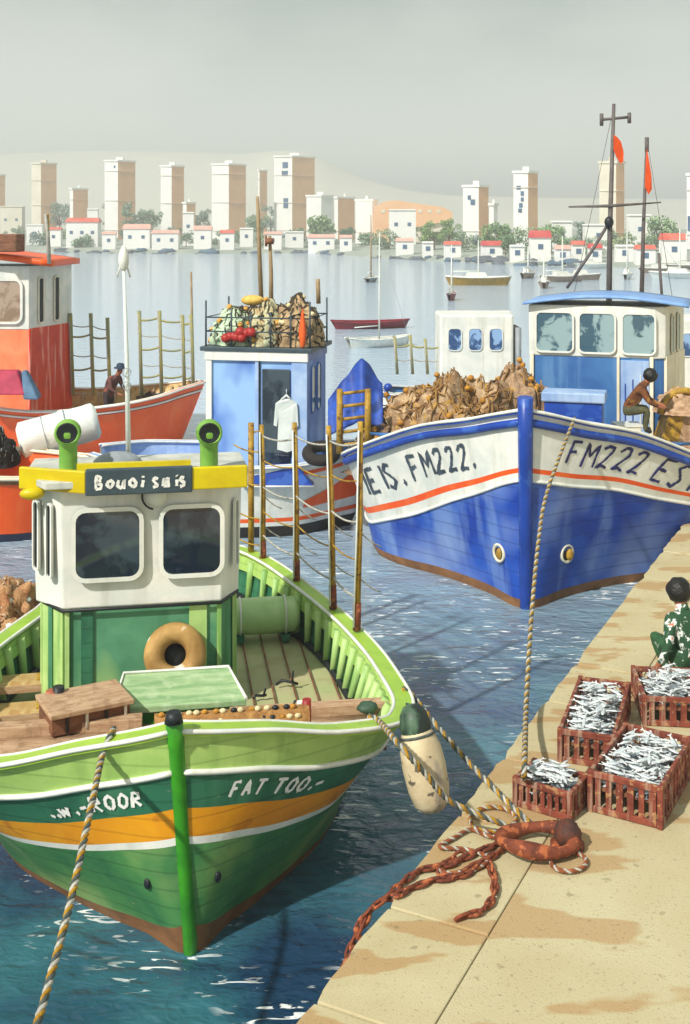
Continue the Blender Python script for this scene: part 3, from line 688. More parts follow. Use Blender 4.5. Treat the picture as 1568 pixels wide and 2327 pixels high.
for i, (px, pt_, w, off, la, ca, cb) in enumerate((
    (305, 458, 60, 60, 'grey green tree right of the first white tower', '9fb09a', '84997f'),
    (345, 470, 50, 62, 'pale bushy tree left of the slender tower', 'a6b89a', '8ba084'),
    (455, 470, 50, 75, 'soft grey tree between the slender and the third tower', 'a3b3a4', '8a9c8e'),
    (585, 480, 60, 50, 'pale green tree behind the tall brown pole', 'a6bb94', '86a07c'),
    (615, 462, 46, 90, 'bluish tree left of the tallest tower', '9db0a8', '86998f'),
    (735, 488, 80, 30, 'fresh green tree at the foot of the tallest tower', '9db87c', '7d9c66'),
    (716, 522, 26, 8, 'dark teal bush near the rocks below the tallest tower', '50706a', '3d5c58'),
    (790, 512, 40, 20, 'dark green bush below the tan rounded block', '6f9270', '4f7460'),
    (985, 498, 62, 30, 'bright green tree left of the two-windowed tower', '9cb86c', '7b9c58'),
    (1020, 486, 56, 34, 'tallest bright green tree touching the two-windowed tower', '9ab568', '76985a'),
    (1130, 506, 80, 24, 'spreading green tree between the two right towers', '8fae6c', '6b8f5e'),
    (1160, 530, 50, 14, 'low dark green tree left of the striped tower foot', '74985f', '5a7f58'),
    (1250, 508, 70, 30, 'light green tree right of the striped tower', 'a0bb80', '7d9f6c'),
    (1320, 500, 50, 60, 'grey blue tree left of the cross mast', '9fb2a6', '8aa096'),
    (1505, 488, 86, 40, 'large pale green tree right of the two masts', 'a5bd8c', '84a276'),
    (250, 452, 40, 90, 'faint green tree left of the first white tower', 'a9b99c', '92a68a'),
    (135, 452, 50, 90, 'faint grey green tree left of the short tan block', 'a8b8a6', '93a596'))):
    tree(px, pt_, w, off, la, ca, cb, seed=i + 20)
def shrub(px, ptop, wpx, off, label, a, b, seed):
    c = site(px, off); s = F / c.y; h = max(1.2, H + (YH - ptop) / s - c.z); w = wpx / s; r_ = random.Random(seed)
    t = thing('shrub', label, 'shrub', c, 0, 'shrubs along the far shore')
    st = MB(); st.tube([(0, 0, -.3), (0, 0, h * .5)], [.14, .06], 5); st.build('stem', woodd, t)
    cr = MB()
    for k in range(9):
        cc = V((r_.uniform(-.4, .4) * w, r_.uniform(-.2, .2) * w, h * r_.uniform(.15, .75))); rr = min(w * .25, h * .4) * r_.uniform(.6, 1)
        for _ in range(60):
            d = V((r_.gauss(0, 1), r_.gauss(0, 1), r_.gauss(0, .8))).normalized() * rr * r_.uniform(.5, 1.1); p = cc + d; p.z = max(p.z, .05); q = rr * .25
            e1 = V((r_.uniform(-1, 1), r_.uniform(-1, 1), r_.uniform(-1, 1))).normalized() * q; e2 = e1.orthogonal().normalized() * q * .7
            cr.add([p - e1, p - e2, p + e1, p + e2], [(0, 1, 2, 3)], r_.choice((0, 0, 1)))
    cr.build('crown', [leafmat('leaf_' + a, a, b), leafmat('leafd_' + b, b, '56705a')], t)
for i in range(46):
    r_ = random.Random(900 + i); px = -10 + 1590 * (i + r_.uniform(.1, .9)) / 46
    ca, cb_x = r_.choice((('9db08c', '7f9874'), ('a4b59c', '889c86'), ('8aa682', '6c8c6c'), ('93a7a0', '788e8c'), ('b0bc90', '92a478')))
    shrub(px, r_.uniform(505, 540), r_.uniform(26, 62), r_.uniform(16, 60), 'soft green shrub among the low buildings of the far shore', ca, cb_x, i)
rockm = mat('shore_rock', '6a7078', '4c545e', .9, .6, .3, 4); rockb = mat('shore_rock_blue', '5a7488', '435a70', .9, .6, .3, 4)
for i in range(60):
    rr = random.Random(i + 500); px = rr.uniform(120, 1330)
    c = site(px, rr.uniform(-2, 5)); s = rr.uniform(.5, 1.5)
    mb = MB(); mb.ell((0, 0, .2), (s * rr.uniform(1, 2.2), s, s * .55), 9, 6, rough=.8, seed=i)
    o = mb.build('boulder', rockm if i % 3 else rockb); o.location = c; o.rotation_euler = (0, 0, rr.uniform(0, 3))
    tag(o, 'grey boulder in the line of rocks along the far waterline', 'rock', 'rocks of the far breakwater')
# parked cars / boats on the shore read as small pale shapes
# ================================================================ GREEN BOAT (foreground left)
GT = R(-9.0)
gs = W(432, 2165, 0)
gb = thing('fishing_boat', 'green wooden fishing boat with amber stripe and white wheelhouse, nearest to the viewer', 'fishing boat', gs, -GT, 'fishing boats moored in the harbour')
GM = PM[gb.name]
gh = Hull(7.6, [(0, .05, 2.03), (.12, .78, 1.90), (.4, 1.45, 1.69), (.9, 2.13, 1.53), (1.6, 2.3, 1.47), (2.5, 2.26, 1.46), (3.6, 2.1, 1.48), (5.4, 1.65, 1.5), (6.9, 1.12, 1.52), (7.4, .62, 1.55), (7.6, .02, 1.56)],
          [(0, .03), (.3, .3), (.6, .58), (1.06, .97), (1.75, 1.46), (2.5, 1.72), (4, 1.8), (6, 1.25), (7, .8), (7.6, .02)], rake=.2, flare=1.15, lean=-.065, wide_left=1.2, low_left=.10)
gbands = [.075, .50, .535, .665, .818, .835, 1.0]
gh.shell([lambda p, s: .06 + .07 * (1 - p) ** 3] + gbands[1:], [brownw, bgreen, white, orangeband, dgreen, white, lgreen], gb)
gh.inner(.95, .09, dgreen, gb)
mb = MB()
for side in (-1, 1): mb.grid(lambda u, v: gh.pt(side, .08 + .91 * u, .86 + .13 * v, inset=.135), 50, 2)
mb.build('inner_stringer', lgreen, gb)
gh.rail(.15, .05, .05, [lime, white], gb, edge=.022)
gh.deck(.90, .1, deckg, gb, pa=.3)
gh.band(.83, .028, .03, white, gb)
# bulwark ribs
for side in (-1, 1):
    for i in range(19):
        p = .44 + .53 * i / 18
        a = gh.pt(side, p, gh.qz(p, .9, side), inset=.12); b = gh.pt(side, p, .985, inset=.17)
        MB().tube([a, a.lerp(b, .5) , b], [.045, .05, .055], 6).build('rib', pgreen, gb)
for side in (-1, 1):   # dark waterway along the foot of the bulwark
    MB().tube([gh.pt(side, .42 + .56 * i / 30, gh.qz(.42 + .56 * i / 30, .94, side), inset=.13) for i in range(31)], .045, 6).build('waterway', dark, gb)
MB().tube([V((-.145, -.28, 2.20)), V((-.122, -.17, 1.9)), V((-.065, -.07, 1.0)), V((0, .0, .1)), V((0, .05, -.3))], [.075, .075, .07, .065, .06], 8).build('stem_post', stemg, gb)
MB().tube([V((-.145, -.29, 2.17)), V((-.148, -.285, 2.26))], [.085, .06], 10).build('stem_cap', dark, gb)
# foredeck of planks
mb = MB()
mb.grid(lambda u, v: (lambda a, b: V((a.x + (b.x - a.x) * v, a.y, 1.30 + .06 * (1 - u))))(gh.pt(-1, .10 + .36 * u, .8, inset=.1), gh.pt(1, .10 + .36 * u, .8, inset=.1)), 12, 6)
mb.build('foredeck', wood, gb, solid=.05)
for sx, w in ((1.32, 1.75), (-1.32, 1.75)):
    MB().box((sx, 1.66, 1.36), (w, .16, .14)).build('deck_beam', wood, gb, bevel=.01)
MB().box((0, 1.72, 1.09), (4.2, .05, .42)).build('foredeck_bulkhead', woodd, gb)
# plank seams of the main deck
for k in range(7):
    x = .55 + k * .25
    MB().box((x, 3.9, .926), (.02, 3.8, .012)).build('deck_seam', woodd, gb)
# anchor eyes on the bow
for side in (-1, 1):
    p = px_solve(gh, GM, side, .33, 432 + side * 62 if side > 0 else 336, .01, .5); c = gh.pt(side, p, .33, out=.01)
    MB().ell(c, (.035, .02, .05), 10, 6, rot=Matrix.Rotation(side * .6, 3, 'Z')).build('hawse_hole', dark, gb)
# lettering on both bows
def hull_text(hull, M, root, text, side, pxa, pxb, qc, hh, m, seed, width=.07, name='lettering', nlen=None, slant=.12, qslope=0):
    qf = (lambda p: qc(p, side)) if callable(qc) else (lambda p: qc)
    tab = []                                     # bearing of each station along the text line, monotonic part only
    for i in range(500):
        p = .02 + .78 * i / 499; x = proj(M @ hull.pt(side, p, qf(p)))[0]
        if tab and (x - tab[-1][0]) * side <= 0: break
        tab.append((x, p))
    tot = sum((.45 if ch in '.Iil' else .6 if ch == ' ' else 1.0) * .9 for ch in text)
    def place(a, b):
        x = pxa + (pxb - pxa) * a / tot; p = tab[-1][1] + (abs(x - tab[-1][0]) * .0012 if (x - tab[-1][0]) * side > 0 else 0)
        for i in range(len(tab) - 1):
            if (tab[i][0] - x) * (tab[i + 1][0] - x) <= 0: p = tab[i][1] + (tab[i + 1][1] - tab[i][1]) * (x - tab[i][0]) / (tab[i + 1][0] - tab[i][0]); break
        zg = hull.zg(p, side)
        qq = (qc(p, side) if callable(qc) else qc) + (b - .5) * hh / zg
        return hull.pt(side, p, qq, out=.012)
    x = 0
    for wd_ in text.split(' '):
        mb = MB(); x = lettering(mb, wd_, place, width=width, seed=seed, slant=slant, x0=x) + .54; mb.build(name, m, root)
whitel = mat('white_lettering', 'f0efe9', 'dcdcd6', .6, 6, 0)
inkl = mat('ink_blue_lettering', '2a2a78', '1c2048', .6, 8, 0, lo=.4, hi=.6); inkd = mat('dark_lettering', '2b3644', '4c5a68', .6, 7, 0)
hull_text(gh, GM, gb, 'FAT TOO.-', 1, 524, 745, .742, .13, whitel, 4, .10)
hull_text(gh, GM, gb, '..w.-ROOR', -1, 105, 330, .742, .13, whitel, 9, .10)
# wheelhouse ---------------------------------------------------------------
def loc(root, w): return rootmat(root).inverted() @ w
hw = loc(gb, Wd(325, 1600, 13.0))
hx, hy, hz = hw.x, hw.y, .98
gw = thing('x', None, None) if False else None
ha = R(1)
HM = Matrix.Translation(V((hx, hy, hz))) @ Matrix.Rotation(ha, 4, 'Z')
def hp2(pts, z=0): return [tuple((HM @ V((x, y, 0)))[:2]) for x, y in pts]
base = [(-.84, 0), (.84, 0), (1.06, .35), (1.06, 1.12), (-1.16, 1.12), (-1.16, .35)]
top = [(-.86, -.04), (.86, -.04), (1.09, .33), (1.09, 1.15), (-1.19, 1.15), (-1.19, .33)]
walls(hp2(base), hp2(base), .90, 2.16, hgreen, gb, 'lower_wall')
walls(hp2(grow(base, .05)), hp2(grow(top, .06)), 2.13, 3.5, white, gb, 'upper_wall')
for x, y, w in ((-.84, -.01, .05), (.86, -.01, .05), (-1.12, .3, .05), (1.06, .3, .05)):
    c = HM @ V((x, y, 0)); MB().box((c.x, c.y, 1.52), (w, .05, 1.22), ha).build('corner_batten', pgreen, gb)
for x in (-.62, .62):
    c = HM @ V((x, -.015, 0)); MB().box((c.x, c.y, 1.52), (.13 if x < 0 else .2, .03, 1.22), ha).build('wall_panel', pgreen if x > 0 else dgreen, gb)
# tapered plan: left cheek panel in pale green
a, b = HM @ V((-.86, .02, 0)), HM @ V((-1.15, .34, 0))
cm = (a + b) / 2; d_ = (b - a); ang = math.atan2(d_.y, d_.x); nn = V((d_.y, -d_.x, 0)).normalized() * (1 if V((d_.y, -d_.x)).y < 0 else -1)
MB().box((cm.x + nn.x * .012, cm.y + nn.y * .012, 1.52), (d_.length * .92, .03, 1.22), ang).build('wall_panel', pgreen, gb)
MB().box((cm.x + nn.x * .03, cm.y + nn.y * .03, 1.52), (.07, .03, 1.24), ang).build('corner_batten', hgreen, gb)
MB().tube([HM @ V((x, y, 1.15)) for x, y in ((-1.2, .4), (-.88, -.07), (.88, -.07), (1.1, .33))], .02, 6).build('wall_moulding', dark, gb)
RX = (HM.to_3x3() @ V((1, 0, 0)))
# the upper wall's front face leans out by a few centimetres: set the windows on it
for px, w in ((247, .70), (434, .64)):
    fx = (px - 325) / 200.0
    c = HM @ V((fx, -.105, 1.88)); window(gb, c, RX, V((0, -.015, 1)), w, .74, white, glass, r=.11, fw=.05, proud=.016)
def side_slit(A, B, t, z0, z1, w, m=dark, nm='side_window'):
    A, B = HM @ V((*A, 0)), HM @ V((*B, 0)); u = (B - A).normalized(); c = A.lerp(B, t); c.z = 0; nrm = V((u.y, -u.x, 0))
    if nrm.y > 0: nrm = -nrm
    rt = u if u.cross(V((0, 0, 1))).dot(nrm) > 0 else -u
    window(gb, V((c.x, c.y, (z0 + z1) / 2)) + nrm * .11, rt, (0, 0, 1), w, z1 - z0, white, glass if m is None else m, r=.03, fw=.025, proud=.03, name=nm)
side_slit((-.86, 0), (-1.16, .35), .28, 2.5, 3.3, .07)
side_slit((-.86, 0), (-1.16, .35), .8, 2.55, 3.3, .07)
side_slit((.86, 0), (1.06, .35), .5, 2.5, 3.25, .06)
# roof, fascia and name board
roofp = [(-1.06, -.22), (1.10, -.22), (1.22, .3), (1.20, 1.2), (-1.30, 1.2), (-1.34, .3)]
MB().prism(hp2(roofp), 3.52, 3.60).build('roof', mat('pale_roof', 'c9cabf', 'a9ada8', .7, 2, .2, 20, streak=('8c8f8c', .4, 4)), gb, bevel=.01)
for (xa, ya), (xb, yb), m, nm in (((-1.36, .12), (-.62, -.26), yellow, 'fascia'), ((.5, -.26), (1.16, -.24), yellow, 'fascia'), ((-.62, -.27), (.54, -.27), slate, 'name_board')):
    a, b = HM @ V((xa, ya, 0)), HM @ V((xb, yb, 0)); m_ = (a + b) / 2; d_ = b - a
    MB().box((m_.x, m_.y, 3.60), (d_.length + .01, .06 if m is yellow else .08, .25 if m is yellow else .29), math.atan2(d_.y, d_.x)).build(nm, m, gb, bevel=.015)
mb = MB(); o0 = HM @ V((-.52, -.318, 3.53 - .98))
def pl(a, b): return o0 + RX * a * .135 + V((0, 0, b * .14))
x = lettering(mb, 'Bouoi', pl, width=.12, jit=.06, seed=5); mb.build('name_lettering', whitel, gb); mb = MB(); lettering(mb, 'smis', pl, width=.12, jit=.06, seed=5, x0=x + .54); mb.build('name_lettering', whitel, gb)
c = HM @ V((-.1, .3, 0)); MB().box((c.x, c.y, 3.66), (1.3, .08, .07), ha).build('roof_rail', yellow, gb)
c = HM @ V((-.30, .75, 0)); MB().ell((c.x, c.y, 3.58), (.30, .2, .16), 16, 8).build('roof_dome', greyp, gb)
c = HM @ V((.14, -.13, 2.42)); mb = MB(); mb.lathe([(0, -.05), (.12, -.045), (.135, 0), (.12, .03), (0, .06)], c, 18, 0, Matrix.Rotation(R(90), 3, 'X')); mb.build('head_lamp', white, gb)
MB().tube([c + V((-.15 * math.cos(t), -.05, .15 * math.sin(t))) for t in [-1.4 + k * .3 for k in range(10)]], .012, 5).build('lamp_bracket', dark, gb)
c = HM @ V((-1.22, .0, 2.46)); MB().ell((c.x, c.y, c.z), (.14, .07, .07), 12, 8).build('side_lamp', yellow, gb)
# cowl vents
for px in (155, 475):
    q = loc(gb, Wd(px, 1060, 13.3)); r0 = .105
    mb = MB(); mb.tube([(q.x, q.y, 3.58), (q.x, q.y, 3.86), (q.x, q.y - .02, 3.98), (q.x, q.y - .10, 4.05)], [.105, .105, .12, .15], 16, cap=False)
    mb.ell((q.x, q.y - .03, 4.04), (.155, .13, .155), 18, 12)
    v = mb.build('cowl_vent', mat('vent_green', '7dad47', '659a3c', .45, 4, .1), gb)
    MB().lathe([(0, .0), (.10, .0), (.12, .01), (.13, .0)], (q.x, q.y - .155, 4.045), 20, 0, Matrix.Rotation(R(96), 3, 'X')).build('vent_mouth', dark, v)
    MB().tube([V((q.x + .13 * math.cos(t), q.y - .15, 4.045 + .13 * math.sin(t))) for t in [k * math.pi / 10 for k in range(20)]], .02, 6, closed=True).build('vent_rim', mat('vent_green'  , '7dad47'), v)
# light mast on the roof
q = loc(gb, Wd(292, 1035, 13.9)); tq = loc(gb, Wd(281, 600, 13.9))
ms = MB().tube([(q.x, q.y, 3.58), ((q.x + tq.x) / 2 + .01, q.y, 4.8), (tq.x, tq.y, tq.z)], [.032, .026, .018], 8).build('light_mast', canvas, gb)
MB().lathe([(.02, -.08), (.05, -.05), (.065, .03), (.06, .12), (.03, .2), (0, .24)], (tq.x, tq.y, tq.z), 12).build('mast_lamp', white, ms)
for dx in (-.06, .06): MB().tube([(tq.x + dx * .3, tq.y, tq.z + .05), (tq.x + dx * 1.3, tq.y, tq.z - .16)], .012, 5).build('lamp_guard', white, ms)
for k in range(2): MB().tube([V((q.x - .02 + .05 * math.cos(t), q.y - .05, 4.5 + .16 * k + .05 * math.sin(t))) for t in [j * .6 for j in range(11)]], .006, 4).build('wire_loop', steel, ms)
# forehatch with sloping lid
q = loc(gb, Wd(410, 1600, 12.15)); hxx, hyy = q.x, q.y
MB().box((hxx + .02, hyy + .12, 1.15), (1.20, .62, .5), ha).build('hatch_coaming', stemg, gb, bevel=.015)
mb = MB(); P = [(-.70, -.24, 1.45), (.68, -.24, 1.45), (.54, .42, 1.55), (-.60, .42, 1.55)]
Rz = Matrix.Rotation(ha, 3, 'Z'); P = [V((hxx, hyy, 0)) + Rz @ V(p) for p in P]
mb.add(P + [p - V((0, 0, .07)) for p in P], [(0, 1, 2, 3), (4, 7, 6, 5), (0, 4, 5, 1), (1, 5, 6, 2), (2, 6, 7, 3), (3, 7, 4, 0)])
mb.build('hatch_lid', mat('hatch_green', 'a6bf8e', '7fa372', .6, 2.2, .2, 20, stretch=(1, 6, 6), lo=.38, hi=.62, streak=('c8d6b4', .35, 7)), gb, bevel=.012)
MB().tube([P[0] + V((0, 0, .01)), P[3] + V((0, 0, .01)), P[2] + V((0, 0, .01)), P[1] + V((0, 0, .01))], .018, 6).build('lid_trim', white, gb)
# things on board --------------------------------------------------------
def ring_mesh(R0, r0, n=36, m=14, squash=1):
    return MB().tube([V((R0 * math.cos(2 * math.pi * i / n), R0 * math.sin(2 * math.pi * i / n) * squash, 0)) for i in range(n)], r0, m, closed=True)
c = W(397, 1478, 1.92)
rg_ = ring_mesh(.235, .115).build('ring_fender', mat('ring_tan', 'c09a5c', '8f6a34', .7, 2.5, .3, 20, spots=('e8e0cc', .9, 2.2, .6)))
q = GM @ (HM @ V((.36, -.15, .98 - .98 + .92))); rg_.location = (q.x, q.y - .02, 1.60)
MB().lathe([(0, -.10), (.15, -.10), (.15, -.07), (0, -.07)], (0, 0, 0), 20).build('core', dark, rg_); rg_.rotation_euler = (R(72), 0, -GT + ha)
tag(rg_, 'tan ring fender leaning upright against the green wheelhouse front', 'fender')
# wooden pen boards and fish bin left of the hatch
bn = thing('wooden_bin', 'low brown wooden bin left of the green hatch on the foredeck', 'bin', Wd(205, 1640, 11.6) , -GT + R(20), 'gear on the green foredeck')
bz = bn.location.z; bn.location.z = 1.35; PM[bn.name] = Matrix.Translation(bn.location) @ Matrix.Rotation(-GT + R(20), 4, 'Z')
MB().box((0, .20, .21), (.86, .62, .05)).build('lid', wood, bn, bevel=.01)
MB().box((0, -.02, .10), (.80, .05, .20)).build('side_board', woodd, bn); MB().box((0, .44, .10), (.80, .05, .20)).build('side_board', woodd, bn)
for sx in (-.38, .38): MB().box((sx, .21, .10), (.04, .42, .19)).build('end_board', woodd, bn)
for k in range(4): MB().tube([(-.25 + k * .2, -.06, .02), (-.25 + k * .2, -.06, .17), (-.22 + k * .2, -.08, .21)], .018, 6).build('belaying_pin', white if k % 2 else dark, bn)
q = Wd(118, 1610, 11.9)
tag_b = thing('mooring_bitt', 'stubby rust red bitt with black head at the bin corner', 'bitt', (q.x, q.y, 1.34), 0, 'gear on the green foredeck')
MB().tube([(0, 0, 0), (0, 0, .26)], [.09, .06], 10).build('post', mat('red_iron', 'b8694a', '8a4630', .6, 8, .2), tag_b)
MB().tube([(.06, 0, .0), (.07, 0, .3)], [.05, .06], 10).build('head', dark, tag_b)
# basket of corks and net behind the stem
nt_ = thing('net_bundle', 'long bundle of cork lined net lying across the bow just behind the stem', 'net', tuple(GM @ V((.40, .98, 1.50))), -GT, 'gear on the green foredeck')
mb = MB(); mb.grid(lambda u, v: V((-.72 + 1.5 * u, .19 * math.cos(v * 2 * math.pi) * (.6 + .4 * math.sin(u * math.pi)), .06 + .15 * math.sin(v * 2 * math.pi) + .02 * noise.noise(V((u * 20, v * 7, 0))))), 40, 14)
mb.build('net', mat('tan_net', 'b5874c', '8a5f34', .9, 9, .8, 30), nt_)
rnd = random.Random(11)
for r_ in range(3):
    for k in range(16):
        x = -.66 + 1.38 * (k + .5 * (r_ % 2)) / 16; mm = (corkp, dark, corkm)[rnd.choice((0, 0, 1, 2))]
        f = MB().ell((x + rnd.uniform(-.015, .015), -.17 + r_ * .07, .09 + r_ * .065), (.034, .025, .026), 8, 6).build('float', mm, nt_)
q = GM @ V((1.17, 1.05, 1.5)); fl = thing('small_red_fender', 'small red fender with white end at the end of the cork net', 'fender', (q.x, q.y, 1.50), 0, 'gear on the green foredeck')
MB().tube([(0, 0, 0), (0, 0, .24)], .045, 10).build('body', redf, fl); MB().tube([(-.07, 0, 0), (-.07, 0, .22)], .03, 10).build('sleeve', canvas, fl)
q = GM @ V((1.85, 1.45, 1.42)); gstone = MB().ell((0, 0, .03), (.11, .08, .06), 12, 8, rough=.3).build('dark_float', mat('dark_green_float', '3d5a45', '2a4334', .6, 5, .1)); gstone.location = q; tag(gstone, 'small dark green float on the deck beam in the right bow', 'float')
# cleats and lines on the main deck
for i, (px, py) in enumerate(((652, 1560), (590, 1588), (655, 1617))):
    p = W(px, py, .93 if i < 2 else 1.45); t = thing('deck_cleat', ['black twisted cleat on the open green deck', 'small black cleat beside the hatch corner', 'low black cleat on the pale edge of the foredeck'][i], 'cleat', p, .5 * i, 'black cleats on the green boat')
    s_ = (.13, .08, .07)[i]
    MB().tube([(-s_, 0, .02), (-s_ * .5, .02, s_ * .5), (s_ * .5, -.02, s_ * .45), (s_, 0, .03)], .016, 6).build('horn', dark, t)
    MB().tube([(s_ * .5, -.02, s_ * .45), (s_ * .6, -.06, s_ * 1.6)], .013, 6).build('pin', dark, t)
# green cylinder tank against the bulwark
q = loc(gb, Wd(596, 1375, 15.3)); tk = thing('green_tank', 'pale green rounded tank lying against the wheelhouse side by the bulwark', 'tank', tuple(GM @ V((q.x, q.y, .95))), -GT)
mb = MB(); mb.lathe([(0, -.50), (.16, -.49), (.23, -.42), (.24, 0), (.23, .42), (.16, .49), (0, .50)], (0, 0, .28), 20, 0, Matrix.Rotation(R(90), 3, 'Y')); mb.build('drum', mat('pale_tank_green', 'c2dba0', 'a6c884', .5, 2, .1, 20, streak=('8fbc6c', .5, 5)), tk)
for sx in (-.3, .3): MB().tube([V((sx, .245 * math.cos(t), .28 + .245 * math.sin(t))) for t in [k * math.pi / 9 for k in range(18)]], .014, 5, closed=True).build('hoop', white, tk)
for sx in (-.3, .3): MB().box((sx, 0, .03), (.1, .4, .08)).build('chock', dgreen, tk)
# net pile and boards at the left of the wheelhouse
q = W(22, 1440, 1.1); pile = thing('net_pile', 'tan heap of net with white floats at the left edge of the green boat', 'net', (q.x, q.y, .98))
heap(pile, (0, 0, 0), (.62, .75, .72), mat('ochre_net', 'c9a070', '96603a', .9, 4, .8, 14, net=18), seed=3, loops=26, loopm=wood, floats=0)
rnd = random.Random(5)
for k in range(22):
    a = rnd.uniform(-2.6, -.4); b_ = rnd.uniform(.5, 1.25); MB().ell((math.cos(a) * math.cos(b_) * .62, math.sin(a) * math.cos(b_) * .75, math.sin(b_) * .76), (.045, .045, .035), 8, 6).build('float', canvas, pile)
for k, (px, py) in enumerate(((28, 1535), (26, 1585))):
    q = W(px, py, 1.25 - .1 * k); t = thing('fish_box_lid', ['upper cream plank tray with ochre corner at the left edge', 'lower cream plank tray with ochre corner at the left edge'][k], 'tray', (q.x, q.y, 1.18 - .17 * k), -GT + .05, 'plank trays on the green boat')
    MB().box((0, 0, 0), (1.0, .34, .035)).build('board', tan, t, bevel=.005)
    MB().box((0, -.17, -.03), (1.04, .03, .08)).build('edge', wood, t); MB().box((.36, .02, .022), (.18, .2, .02)).build('patch', ochre, t)
# poles on the right gunwale with their lines
polepx = [((590, 1270), (590, 966)), ((645, 1322), (652, 962)), ((708, 1388), (717, 970)), ((762, 1436), (790, 960))]
poles = []
for (bx, by), (tx, ty) in polepx:
    b_ = W(bx, by, 1.56); ty2 = ty; t_ = Wd(tx, ty, b_.y)
    bl, tl = loc(gb, b_), loc(gb, t_)
    # seat the foot on the rail
    best = min(range(200), key=lambda i: (gh.pt(1, .45 + .5 * i / 199, 1).xy - bl.xy).length); ft = gh.pt(1, .45 + .5 * best / 199, 1, inset=.05)
    off = V((ft.x - bl.x, ft.y - bl.y, 0)); bl = V((ft.x, ft.y, 1.55)); tl = tl + off * .6
    MB().tube([bl, bl.lerp(tl, .5) + V((.015, 0, 0)), tl], [.039, .036, .033], 8).build('net_pole', ochre, gb); poles.append((bl, tl))
    MB().tube([bl - V((.045, .045, -.05)), bl.lerp(tl, .5) - V((.03, .05, 0)), tl - V((.03, .045, .1))], .011, 5).build('pole_line', canvas, gb)
    MB().tube([bl, bl.lerp(tl, .13)], .05, 8).build('pole_socket', rust, gb)
pz = [0.18, .36, .54, .74, .92]
for i in range(3):
    for k, f in enumerate(pz):
        a = poles[i][0].lerp(poles[i][1], f); b_ = poles[i + 1][0].lerp(poles[i + 1][1], f - .02)
        MB().tube(catenary(a, b_, .05, 8), .011 if k % 2 else .014, 5).build('net_line', ochre if k % 2 else ropew, gb)
a = poles[0][1].lerp(poles[0][0], .02)
for i, f in enumerate((.1, .3, .55, .8)):
    A_ = poles[0][0].lerp(poles[0][1], f); MB().tube(catenary(A_, A_ + V((-.38, .5, .02)), .04, 6), .012, 5).build('net_line', ochre, gb)
for i in range(4):
    for f in (.12, .34):
        A_ = poles[i][0].lerp(poles[i][1], f + .14); MB().tube(catenary(A_, A_ + V((.30, .1, -.24)), .03, 5), .009, 5).build('loose_line', ropew, gb)
# short bracket pole on the far rail
q = loc(gb, Wd(550, 1060, 15.6)); 
bp_ = gh.pt(1, .955, 1, inset=.05); MB().tube([(bp_.x, bp_.y, 1.5), (bp_.x, bp_.y, 3.5)], .045, 8).build('net_pole', ochre, gb); MB().tube([(bp_.x, bp_.y, 3.35), (bp_.x + .14, bp_.y, 3.38), (bp_.x + .16, bp_.y, 3.0)], .02, 6).build('pole_hook', ochre, gb)
# hanging cream buoy at the right shoulder
ct, cb = Wd(948, 1668, 10.75), Wd(985, 1842, 10.6)
bu = thing('hanging_buoy', 'long weathered cream buoy with dark green cap hanging off the green bow shoulder', 'buoy', cb)
ax = (ct - cb); Lb = ax.length; AM = ax.to_track_quat('Z', 'Y').to_matrix()
MB().lathe([(0, -.02), (.10, .0), (.165, .07), (.195, .2), (.205, .4), (.195, .55), (.165, .66), (.12, .74), (0, .76)], (0, 0, 0), 24, 0, AM).build('body', creamb, bu)
MB().lathe([(.14, .68), (.15, .76), (.13, .86), (.08, .93), (0, .95)], (0, 0, 0), 20, 0, AM).build('cap', mat('cap_green', '4d6a52', '1e2a24', .5, 2, .1, lo=.45, hi=.55), bu)
MB().tube([AM @ V((.165 * math.cos(t), .165 * math.sin(t), .67)) for t in [k * math.pi / 9 for k in range(18)]], .014, 5, closed=True).build('lashing', ropeg, bu)
MB().tube([AM @ V((0, 0, .93)), loc(bu, GM @ gh.pt(1, .42, 1, out=-.02, dz=.03))], .014, 6).build('lanyard', ropeg, bu)
# ================================================================ BLUE TRAWLER
TT = R(10.0)
ts = W(1195, 1382, 0)
tb = thing('trawler', 'big blue and white trawler with orange line, bow on between the water and the quay', 'fishing boat', ts, -TT, 'fishing boats moored in the harbour')
TM = PM[tb.name]
th = Hull(10.2, [(0, .06, 3.34), (.12, .5, 3.22), (.4, 1.0, 3.06), (.9, 1.8, 2.85), (1.6, 2.85, 2.38), (2.4, 3.5, 1.98), (3.5, 3.65, 1.78), (6, 3.6, 1.7), (8.5, 3.2, 1.75), (9.8, 2.2, 1.85), (10.2, .05, 1.9)],
          [(0, .04), (.5, .5), (1.0, .95), (1.54, 1.55), (2.1, 2.4), (2.8, 2.95), (4, 3.2), (7, 3.1), (9.4, 2.2), (10.2, .03)], rake=.32, flare=1.25)
def lerp_t(a, b, c, d, e=1.0): 
    k = lambda p: min(1, max(0, (p * p * 10.2) / 2.6)) ** e
    return lambda p, s: (a + (b - a) * k(p)) if s < 0 else (c + (d - c) * k(p))
tq1 = lerp_t(.66, .34, .66, .66); tq2 = lerp_t(.70, .43, .70, .72); tq3 = lerp_t(.725, .49, .725, .75)
th.shell([lambda p, s: .045 + .03 * min(1, p * p * 5), tq1, tq2, tq3, 1.0], [brownw, hullblue, white, orange, white], tb)
th.inner(1.35, .1, skyblue, tb); th.deck(1.4, .12, tan, tb, pa=.2)
th.rail(.16, .06, .07, [blue, white], tb, edge=.028)
th.band(.955, .075, .05, blue, tb, name='rail_band')
th.band(lambda p, s: tq1(p, s), .03, .03, white, tb)
mb = MB(); mb.tube([V((0, -.44, 3.62)), V((0, -.34, 2.9)), V((0, -.16, 1.5)), V((0, -.02, .2)), V((0, .04, -.4))], [.13, .125, .115, .10, .09], 8); mb.build('stem_post', blue, tb)
